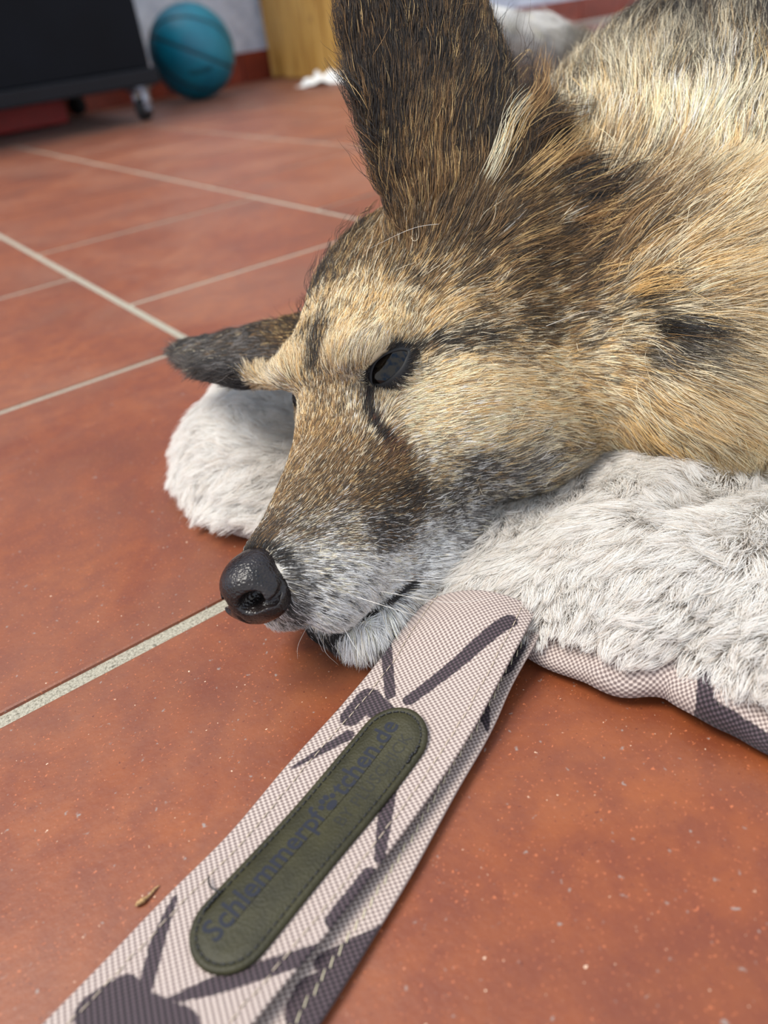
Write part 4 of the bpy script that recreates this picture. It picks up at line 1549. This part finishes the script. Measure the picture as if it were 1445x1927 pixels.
def lid_mesh(loop, ec, er):
    """a rim that starts on the eyeball and flares out and back into the coat"""
    c = loop.mean(0)
    V_, F_ = [], []
    n = len(loop)
    prof = ((0.0, 0.003), (0.00030, 0.035), (0.0010, 0.045), (0.0025, 0.04), (0.0045, 0.025), (0.0065, -0.03))
    for dist, rise in prof:
        for p in loop:
            o = p - c
            rad = (p - ec) / np.linalg.norm(p - ec)
            o = o - rad * (o @ rad)
            o /= np.linalg.norm(o)
            q = p + o * dist
            rr = (q - ec) / np.linalg.norm(q - ec)
            V_.append(ec + rr * er * (1.0 + rise))
    for a in range(len(prof) - 1):
        for k in range(n):
            F_.append((a * n + k, a * n + (k + 1) % n, (a + 1) * n + (k + 1) % n, (a + 1) * n + k))
    return V_, F_

lv, lf = lid_mesh(lid_loop, EC, ER)
lid = link('eyelid', mesh_of('lid', lv, lf), lid_mat)
lid.parent = eye_l
# wet bead in the tear corner
tb = on_sphere(706, 726, ER * 1.05)
bead = link('tear_bead', sphere_mesh('bead', tb, 0.0005, 16), eyem)
bead.parent = eye_l
# the other eye, mirrored about the head
mir = lambda w: head_to_world(world_to_head(np.asarray(w)) * YF)
EC2 = mir(EC)[0]
eye_r = adopt(link('eye', sphere_mesh('eye', EC2, ER), eyem), dog)
lv2 = mir(np.array(lv))
l2 = link('eyelid', mesh_of('lid', lv2, [f[::-1] for f in lf]), lid_mat)
l2.parent = eye_r

# ------------------------------------------------------------------ fur strands
def hair_material(name, attr, rough=0.45, gloss=0.10, trans=0.30):
    """soft scattering fibre with a narrow sheen along the strand"""
    N = NT(name)
    a = N.n('ShaderNodeAttribute', {'attribute_name': attr}).outputs['Color']
    df = N.n('ShaderNodeBsdfDiffuse', Color=a)
    tr_ = N.n('ShaderNodeBsdfTranslucent', Color=a)
    gl = N.n('ShaderNodeBsdfHair', {'component': 'Reflection'})
    gl.inputs['RoughnessU'].default_value = rough * 0.5
    gl.inputs['RoughnessV'].default_value = 0.9
    N.put(gl.inputs['Color'], N.mix(0.5, a, (0.8, 0.8, 0.8, 1)))
    m1 = N.n('ShaderNodeMixShader', Fac=trans)
    N.t.links.new(df.outputs[0], m1.inputs[1]); N.t.links.new(tr_.outputs[0], m1.inputs[2])
    m2 = N.n('ShaderNodeMixShader', Fac=gloss)
    N.t.links.new(m1.outputs[0], m2.inputs[1]); N.t.links.new(gl.outputs[0], m2.inputs[2])
    N.t.links.new(m2.outputs[0], N.out.inputs['Surface'])
    return N.m


def strands(name, pts, rad, colr, mat_, parent):
    """pts (N,K,3), rad (N,K), colr (N,3)"""
    n, k = pts.shape[:2]
    hc = bpy.data.hair_curves.new(name)
    hc.add_curves([k] * n)
    hc.attributes['position'].data.foreach_set('vector', pts.astype(np.float32).ravel())
    ra = hc.attributes.get('radius') or hc.attributes.new('radius', 'FLOAT', 'POINT')
    ra.data.foreach_set('value', rad.astype(np.float32).ravel())
    cc = hc.attributes.new('strand_color', 'FLOAT_COLOR', 'CURVE')
    cc.data.foreach_set('color', np.c_[colr, np.ones(n)].astype(np.float32).ravel())
    hc.materials.append(mat_)
    o = bpy.data.objects.new(name, hc)
    col.objects.link(o)
    o['kind'] = 'stuff'
    o.parent = parent
    o.matrix_parent_inverse = Matrix.Translation(parent.location).inverted() if parent.type == 'EMPTY' else Matrix()
    return o


def sample(Vx, Tr, dens, rg):
    """area-weighted random roots; dens per square metre for each triangle"""
    a = np.cross(Vx[Tr[:, 1]] - Vx[Tr[:, 0]], Vx[Tr[:, 2]] - Vx[Tr[:, 0]])
    ar = np.linalg.norm(a, axis=1) / 2
    ex_ = ar * dens
    cnt = np.floor(ex_ + rg.random(len(ex_))).astype(int)
    ti = np.repeat(np.arange(len(Tr)), cnt)
    u, v = rg.random(len(ti)), rg.random(len(ti))
    fl = u + v > 1
    u[fl], v[fl] = 1 - u[fl], 1 - v[fl]
    return ti, np.stack([1 - u - v, u, v], 1)


def nearest(cp, p):
    kd = KDTree(len(cp))
    for i, c in enumerate(cp):
        kd.insert(c, i)
    kd.balance()
    return np.fromiter((kd.find(q)[1] for q in p), int, len(p))


def grow(P0, Nn, Dd, L, lift, K, rg, clump_i, centers_i, clump, wav, jit):
    """strand points: leave the skin at an angle, then lie down along the coat; tips drawn to clump centres"""
    n = len(P0)
    s = np.linspace(0, 1, K)
    J = rg.normal(0, 1, (n, 3)) * jit[:, None]
    d = Dd + J
    d -= Nn * (d * Nn).sum(1, keepdims=True)
    d /= np.linalg.norm(d, axis=1, keepdims=True) + 1e-9
    bi = np.cross(Nn, d)
    lf_ = lift * rg.uniform(0.75, 1.25, n)
    rise = (s[None] - 0.45 * s[None] ** 2) * lf_[:, None] + 0.10 * np.sin(math.pi * np.minimum(s * 1.5, 1))[None]
    along = s[None] * np.sqrt(np.clip(1 - (lf_ * 0.7) ** 2, 0.2, 1))[:, None]
    ph = rg.uniform(0, 6.28, n)
    am = rg.normal(0, 1, n) * wav
    side = am[:, None] * (np.sin(ph[:, None] + s[None] * 4.0) - np.sin(ph)[:, None]) * s[None]
    X = P0[:, None] + L[:, None, None] * (along[..., None] * d[:, None] + rise[..., None] * Nn[:, None] + side[..., None] * bi[:, None])
    ci = centers_i[clump_i]
    off = P0 - P0[ci]
    tgt = X[ci] + off[:, None] * (1 - 0.85 * s[None, :, None])
    c = (clump[:, None] * s[None] ** 1.3)[..., None]
    return X * (1 - c) + tgt * c

rf = np.random.default_rng(21)
# density over the dog's skin
tc_ = DW[T].mean(1)
hx = world_to_head(tc_)
fnn = fn / (np.linalg.norm(fn, axis=1)[:, None] + 1e-12)
face = (fnn * (CAM - tc_)).sum(1) / np.linalg.norm(CAM - tc_, axis=1)
dens = np.interp(hx[:, 0], [0, 8, 11, 16, 20, 26, 40, 46, 100], [900, 760, 520, 390, 290, 210, 180, 60, 30]) * 1e4
mem_t = ear_member(tc_)
dens[mem_t == 1] = 420e4
dens[mem_t == 2] = 500e4
dens *= np.where(face > -0.25, 1.0, 0.30)
pj = tc_ - CAM
zz_ = pj @ FW
# bare skin: nose leather, eye openings
hN = np.stack([hx[:, 0], np.abs(hx[:, 1]), hx[:, 2]], 1)
dens[(nose_sdf(hx) < -0.06) | (ellipsoid(hx, (1.35, 0, -0.75), (1.35, 1.3, 1.32)) < 0)] = 0
lid_c = np.array(lid_loop).mean(0)
tail_t = hx[:, 0] > 60
ti, bc = sample(DW, T, dens, rf)
P0 = (DW[T[ti]] * bc[..., None]).sum(1)
N0 = (vn[T[ti]] * bc[..., None]).sum(1)
N0 /= np.linalg.norm(N0, axis=1, keepdims=True)


def lid_dist(p, loop, ec):
    """signed-ish distance outside the eyelid loop, measured around the eyeball"""
    kd = KDTree(len(loop))
    for i, c in enumerate(loop):
        kd.insert(c, i)
    kd.balance()
    return np.array([kd.find(q)[2] for q in p])

near_eye = np.linalg.norm(P0 - lid_c, axis=1) < 0.016
keep = np.ones(len(P0), bool)
ne = np.flatnonzero(near_eye)
if len(ne):
    ax_ = (lid_c - EC) / np.linalg.norm(lid_c - EC)
    b1 = RT - ax_ * (RT @ ax_); b1 /= np.linalg.norm(b1); b2 = np.cross(ax_, b1)
    lp2 = np.stack([(lid_loop - lid_c) @ b1, (lid_loop - lid_c) @ b2], 1)
    ang_l = np.arctan2(lp2[:, 1], lp2[:, 0]); rad_l = np.linalg.norm(lp2, axis=1)
    oo = np.argsort(ang_l)
    q2 = np.stack([(P0[ne] - lid_c) @ b1, (P0[ne] - lid_c) @ b2], 1)
    rl = np.interp(np.arctan2(q2[:, 1], q2[:, 0]), ang_l[oo], rad_l[oo], period=2 * math.pi)
    keep[ne] = np.linalg.norm(q2, axis=1) > rl + 0.0011
m2 = mir(lid_c[None])[0]
keep &= ~(np.linalg.norm(P0 - m2, axis=1) < 0.0095)
P0, N0 = P0[keep], N0[keep]
# the coat also grows on the outer slope of the lids, up to the bare black rim
nl = len(lid_loop)
le = []
for src, ec_ in ((np.array(lv), EC), (np.array(lv2), EC2)):
    R_ = src.reshape(-1, nl, 3)
    for a_, n_ in ((2, 500), (3, 900), (4, 900)):
        k_ = rf.integers(0, nl, n_); u_, w_ = rf.random(n_)[:, None], rf.random(n_)[:, None]
        p_ = (R_[a_, k_] * (1 - u_) + R_[a_, (k_ + 1) % nl] * u_) * (1 - w_) + (R_[a_ + 1, k_] * (1 - u_) + R_[a_ + 1, (k_ + 1) % nl] * u_) * w_
        le.append((p_, (p_ - ec_) / np.linalg.norm(p_ - ec_, axis=1, keepdims=True)))
P0 = np.concatenate([P0] + [q[0] for q in le]); N0 = np.concatenate([N0] + [q[1] for q in le])
D0, A0 = field(P0, N0)
# around the eyes the hair parts and points away from the lids
for c_, loop_ in ((lid_c, lid_loop), (m2, mir(lid_loop))):
    ii = np.flatnonzero(np.linalg.norm(P0 - c_, axis=1) < 0.018)
    if len(ii):
        dl = lid_dist(P0[ii], loop_, None)
        o_ = P0[ii] - c_
        o_ -= N0[ii] * (o_ * N0[ii]).sum(1, keepdims=True)
        o_ /= np.linalg.norm(o_, axis=1, keepdims=True) + 1e-9
        w_ = np.clip(1 - dl / 0.0075, 0, 1)[:, None]
        D0[ii] = D0[ii] * (1 - 0.75 * w_) + o_ * 1.3 * w_
        D0[ii] /= np.linalg.norm(D0[ii], axis=1, keepdims=True) + 1e-9
        A0[ii, 0] *= np.interp(dl, [0, 0.003, 0.009], [0.38, 0.5, 1.0])
        A0[ii, 1] *= np.interp(dl, [0, 0.003, 0.009], [0.6, 0.8, 1.0])
Ls = A0[:, 0] / 100 * HS * rf.uniform(0.65, 1.15, len(P0))
lift0 = A0[:, 1]
share = A0[:, 2:] / A0[:, 2:].sum(1, keepdims=True)

# local marks: black eyelid surround, tear stain, dark lip line, spots on the whisker pad
def mark(pix, r0, r1, w, inten=1.0):
    pts3 = [hit(x, y)[0] for x, y in pix] if len(pix[0]) == 2 else list(pix)
    pts3 = [p for p in pts3 if p is not None]
    if not pts3:
        return
    pl = catmull(np.array(pts3), max(12, min(80, 6 * len(pts3)))) if len(pts3) > 1 else np.array(pts3)
    for src in (pl, mir(pl)):
        dd_ = np.full(len(P0), 9.0)
        box = (P0 > src.min(0) - 0.03).all(1) & (P0 < src.max(0) + 0.03).all(1)
        ii = np.flatnonzero(box)
        if len(ii) == 0:
            continue
        dd_ = np.sqrt(((P0[ii][:, None] - src[None]) ** 2).sum(-1)).min(1)
        dd_ = dd_ + rf.normal(0, 0.15 * r1, len(ii))
        f = np.clip((r1 - dd_) / (r1 - r0 + 1e-9), 0, 1)[:, None] * inten
        share[ii] = share[ii] * (1 - f) + np.array(w) * f

BK = (.92, .08, 0, 0, 0, 0, 0, 0)
mark(np.concatenate([lid_loop, lid_loop[:1]]), 0.0022, 0.0038, BK)
mark([(770, 662), (800, 652), (840, 645), (900, 640)], 0.0008, 0.0032, (.7, .2, .05, 0, .05, 0, 0, 0), 0.9)
mark([(700, 735), (692, 760), (695, 790), (708, 815), (722, 835)], 0.0008, 0.0034, (.8, .1, 0, 0, 0, 0, 0, .1))
mark([(735, 846), (738, 856)], 0.001, 0.0055, (.2, .25, .2, .05, 0, 0, 0, .3), 0.8)
mark([(770, 700), (790, 690), (810, 678)], 0.0004, 0.0018, (.6, .2, 0, 0, .2, 0, 0, 0), 0.6)
mark([(602, 1186), (636, 1180), (672, 1158), (704, 1138), (738, 1118), (766, 1095)], 0.0010, 0.0025, BK)
mark([(525, 1050), (545, 1075), (548, 1110), (552, 1160)], 0.0012, 0.0040, (.7, .1, 0, 0, 0, .1, .1, 0), 0.8)
mark([(460, 1040), (490, 1040), (520, 1050)], 0.0012, 0.0035, BK, 0.85)
for sx_, sy_ in ((600, 1085), (612, 1112), (585, 1120), (640, 1120), (655, 1100), (598, 1140), (630, 1150), (660, 1135), (625, 1070), (680, 1085), (575, 1095), (650, 1065), (700, 1105)):
    mark([(sx_, sy_)], 0.0004, 0.0017, (.9, .1, 0, 0, 0, 0, 0, 0), 0.85)
share /= share.sum(1, keepdims=True)

# clumps
hr = world_to_head(P0)
cl_size = np.interp(Ls, [0.004, 0.01, 0.02, 0.045], [12, 16, 26, 40])          # strands per clump
isc = rf.random(len(P0)) < 1.0 / cl_size
cidx = np.flatnonzero(isc)
ci_ = nearest(P0[cidx], P0)
clump = np.interp(Ls, [0.004, 0.01, 0.02, 0.045], [0.25, 0.45, 0.6, 0.62]) * rf.uniform(0.5, 1.25, len(P0))
clump = np.clip(clump, 0, 0.95)
# stray directions vary slowly over the coat
tw = vnoise(P0, 60, 31) * 0.30 + vnoise(P0, 170, 32) * 0.16
tw *= np.interp(Ls, [0.004, 0.012, 0.03], [0.35, 0.8, 1.1])
Bt = np.cross(N0, D0)
D1 = D0 * np.cos(tw)[:, None] + Bt * np.sin(tw)[:, None]
jit = np.interp(Ls, [0.004, 0.012, 0.045], [0.10, 0.10, 0.13])
jit = np.where(rf.random(len(P0)) < 0.05, jit * 4, jit)
lift0 = lift0 * (1 + 0.35 * vnoise(P0, 90, 33))
PT = grow(P0, N0, D1, Ls, lift0, 7, rf, ci_, cidx, clump, np.interp(Ls, [0.004, 0.02, 0.045], [0.02, 0.05, 0.07]), jit)
PT[..., 2] = np.maximum(PT[..., 2], 0.0015)
# colour picks: whole clumps often share a colour
cum = np.cumsum(share, 1)
own = (rf.random(len(P0))[:, None] > cum).sum(1).clip(0, NP_ - 1)
streak = rf.random(len(cidx))
shared = (streak[ci_][:, None] > cum).sum(1).clip(0, NP_ - 1)
pick = np.where(rf.random(len(P0)) < np.interp(Ls, [0.004, 0.012, 0.025], [0.2, 0.3, 0.45]), shared, own)
avg = share @ PAL
near_ear = (ear_member(P0) == 1)[:, None]
colr = np.where(near_ear, PAL[pick] * 0.88 + avg * 0.12, PAL[pick] * 0.76 + avg * 0.24)
colr *= rf.uniform(0.82, 1.15, len(P0))[:, None]
colr = np.clip(colr, 0.004, 0.93)
rad0 = np.interp(Ls, [0.004, 0.012, 0.045], [0.000058, 0.000072, 0.000084]) * rf.uniform(0.8, 1.25, len(P0))
taper = np.array([1.0, 1.0, 0.95, 0.85, 0.7, 0.48, 0.15])
fur = strands('fur', PT, rad0[:, None] * taper[None], colr, hair_material('coat_hair', 'strand_color', 0.42), body)
fur['label'] = 'long tan, black and cream coat'
print('fur strands', len(P0))

# loose tufts behind the ear base and along the nape
def tuft(rows, seed):
    rg = np.random.default_rng(seed)
    pts_, rad_, col_ = [], [], []
    for x, y, dx, dy, L, lift, pal, n in rows:
        q0, qn = [], []
        for _ in range(n):
            p, nn_ = hit(x + rg.normal(0, 11), y + rg.normal(0, 11))
            if p is not None:
                q0.append(p); qn.append(nn_)
        if len(q0) < 3:
            continue
        q0, qn = np.array(q0), np.array(qn)
        d = dx * RT + dy * UP
        dd_ = d[None] - qn * (qn @ d)[:, None]
        dd_ /= np.linalg.norm(dd_, axis=1, keepdims=True) + 1e-9
        m = len(q0)
        X = grow(q0, qn, dd_, L / 100 * rg.uniform(0.7, 1.1, m), np.full(m, lift), 7, rg, np.zeros(m, int), np.zeros(1, int), np.clip(rg.uniform(0.4, 0.95, m), 0, 0.9), np.full(m, 0.06), np.full(m, 0.10))
        pts_.append(X)
        rad_.append(np.full((m, 1), 0.000082) * taper[None])
        cc_ = PAL[np.where(rg.random(m) < 0.7, pal, rg.choice([0, 1, 2, 3], m))] * rg.uniform(0.8, 1.15, m)[:, None]
        col_.append(np.clip(cc_, 0.004, 0.93))
    return strands('ear_tuft', np.concatenate(pts_), np.concatenate(rad_), np.concatenate(col_), hair_material('tuft_hair', 'strand_color', 0.42), body)

tuft([(940, 80, .35, .93, 4.0, .5, 0, 60), (955, 130, .4, .9, 4.5, .5, 0, 60), (965, 180, .45, .9, 4.5, .5, 1, 60), (975, 220, .55, .83, 4.5, .5, 0, 60), (960, 250, .6, .8, 5.0, .5, 2, 60), (945, 160, .5, .85, 5.0, .55, 0, 50), (970, 280, .75, .65, 5.0, .5, 1, 60),
      (602, 560, -.5, .86, 2.4, .6, 0, 26), (625, 520, -.4, .9, 2.4, .6, 0, 26), (650, 480, -.35, .93, 2.6, .6, 1, 26), (680, 440, -.3, .95, 2.6, .55, 0, 26), (575, 600, -.6, .8, 2.0, .6, 0, 22), (712, 300, -.5, .85, 2.8, .5, 0, 26), (722, 350, -.5, .85, 2.8, .5, 0, 26), (700, 220, -.45, .9, 2.6, .45, 0, 26),
      (1010, 330, .85, .45, 5.0, .45, 2, 60), (1030, 350, .9, .35, 5.5, .45, 0, 60), (1040, 380, .92, .3, 5.5, .45, 1, 60), (1060, 400, .9, .35, 5.5, .4, 0, 70), (1050, 430, .92, .25, 5.0, .4, 2, 60),
      (1090, 420, .95, .2, 5.0, .4, 3, 60), (1000, 290, .8, .55, 4.5, .45, 0, 60), (980, 250, .6, .75, 4.0, .4, 0, 60), (1080, 450, .95, .15, 5.0, .4, 3, 60), (960, 360, .75, .6, 5.0, .4, 3, 40),
      (900, 370, .45, .9, 4.5, .3, 4, 26), (930, 330, .4, .9, 4.5, .3, 3, 26), (1110, 470, .95, .1, 4.5, .35, 2, 60), (1120, 510, .97, .0, 4.5, .3, 3, 60), (1160, 480, .97, .15, 4.5, .35, 1, 50),
      (1100, 390, .85, .45, 5.0, .45, 1, 50), (1180, 560, .97, -.05, 4.5, .3, 3, 60), (1230, 620, .97, -.15, 4.5, .3, 0, 50), (1200, 780, .75, -.65, 3.5, .3, 3, 70), (1260, 810, .5, -.85, 3.5, .3, 3, 70), (1150, 830, .7, -.7, 3.2, .3, 4, 60)], 77)

# whiskers
wm_d = simple_mat('whisker_dark', (30, 26, 24), 0.4)
wm_l = simple_mat('whisker_light', (232, 226, 216), 0.4)
for (x, y, ex1, ey1, up_, dark) in ((690, 1085, 960, 1020, .012, True), (680, 1100, 1000, 1045, .010, True), (700, 1110, 930, 1125, .010, False), (720, 1090, 900, 1060, .008, False), (660, 1120, 830, 1170, .012, False),
                                    (640, 1170, 700, 1260, .004, False), (610, 1180, 640, 1265, .004, False), (580, 1175, 560, 1240, .004, False), (690, 1180, 760, 1245, .004, False), (560, 1170, 522, 1225, .004, True),
                                    (1010, 620, 1150, 600, .012, False), (840, 420, 690, 470, .012, False)):
    p, n = hit(x, y)
    if p is None:
        continue
    dep = (p - CAM) @ FW
    q = at(ex1, ey1, dep * 0.99)
    q[2] = max(q[2], 0.002)
    md = (p + q) / 2 + n * up_
    vv, ff = tube_data(catmull(np.array([p, md, q]), 16), np.linspace(0.00009, 0.00002, 16), 5)
    w_ = link('whisker', mesh_of('whisker', vv, ff), wm_d if dark else wm_l)
    w_.parent = body

# ------------------------------------------------------------------ plush pile
rp = np.random.default_rng(33)
MT = []
topT = np.array([f for f in MF if max(f) < nT])
TT = np.concatenate([topT[:, [0, 1, 2]], topT[:, [0, 2, 3]]])
tn = np.cross(top[TT[:, 1]] - top[TT[:, 0]], top[TT[:, 2]] - top[TT[:, 0]])
if tn[:, 2].mean() < 0:
    TT = TT[:, ::-1]; tn = -tn
tvn = np.zeros_like(top)
for k in range(3):
    np.add.at(tvn, TT[:, k], tn)
tvn /= np.linalg.norm(tvn, axis=1, keepdims=True) + 1e-12
mc = top[TT].mean(1)
see = ((mc[:, 1] < 0.235) & (mc[:, 1] > 0.0) & (mc[:, 0] < 0.36)) | ((mc[:, 1] > 0.25) & (mc[:, 0] < 0.27))
covered = dbvh
md_ = np.where(see, 360e4, 26e4)
md_[(mc[:, 0] - edge_x(mc[:, 1]) < 0.008) & (mc[:, 1] < 0.137)] = 0
ti, bc = sample(top, TT, md_, rp)
Q0 = (top[TT[ti]] * bc[..., None]).sum(1)
QN = (tvn[TT[ti]] * bc[..., None]).sum(1)
QN /= np.linalg.norm(QN, axis=1, keepdims=True)
# under the dog the pile is pressed flat and out of sight
inside = dog_sdf(world_to_head(Q0 + np.array([0, 0, 0.004]))) < -0.4
Q0, QN = Q0[~inside], QN[~inside]
far_from = np.linalg.norm(Q0[:, :2] - np.array([0.2, 0.2]), axis=1) > 0.33
QL = np.where(far_from, 0.024, 0.019) * rp.uniform(0.75, 1.12, len(Q0))
QL *= 1 + 0.15 * vnoise(Q0, 40, 44)
s_in = Q0[:, 0] - edge_x(Q0[:, 1])
flow = np.tile(np.array([-0.35, -0.45, 0.0]), (len(Q0), 1))
flow[Q0[:, 1] > 0.25] = np.array([-0.55, 0.10, 0.0])
an = vnoise(Q0, 22, 41) * 2.2 + vnoise(Q0, 60, 42) * 0.9
fx = flow[:, 0] * np.cos(an) - flow[:, 1] * np.sin(an)
fy = flow[:, 0] * np.sin(an) + flow[:, 1] * np.cos(an)
edge_pull = np.exp(-np.clip(s_in - 0.008, 0, None) / 0.010)
QL *= 1 - 0.45 * edge_pull * (Q0[:, 1] < 0.25)
QD = np.stack([fx - 0.9 * edge_pull, fy, 0 * fx], 1)
QD -= QN * (QD * QN).sum(1, keepdims=True)
QD /= np.linalg.norm(QD, axis=1, keepdims=True) + 1e-9
isc = rp.random(len(Q0)) < 1 / 70.0
qc = np.flatnonzero(isc)
qi = nearest(Q0[qc], Q0)
ql = 0.95 + 0.25 * vnoise(Q0, 50, 45) - 0.05 * edge_pull
QT = grow(Q0, QN, QD, QL, ql, 6, rp, qi, qc, np.clip(rp.uniform(0.35, 0.95, len(Q0)), 0, 0.9), np.full(len(Q0), 0.06), np.full(len(Q0), 0.22))
QT[..., 2] = np.maximum(QT[..., 2], 0.0012)
wcol = lin((248, 244, 239)) * rp.uniform(0.86, 1.04, len(Q0))[:, None]
bei = rp.random(len(Q0)) < 0.16
wcol[bei] *= np.array([0.86, 0.80, 0.74])
wcol = np.clip(wcol, 0, 0.92)
out_ = ~(((Q0[:, 1] < 0.235) & (Q0[:, 1] > 0.0) & (Q0[:, 0] < 0.36)) | ((Q0[:, 1] > 0.25) & (Q0[:, 0] < 0.27)))
pile = strands('plush_pile', QT, np.where(out_, 0.00024, 0.000075)[:, None] * np.array([1, 1, .95, .85, .7, .3])[None], wcol,
               hair_material('plush_fibre', 'strand_color', 0.55, 0.05, 0.45), mat)
pile['label'] = 'long white plush pile'
print('pile strands', len(Q0))
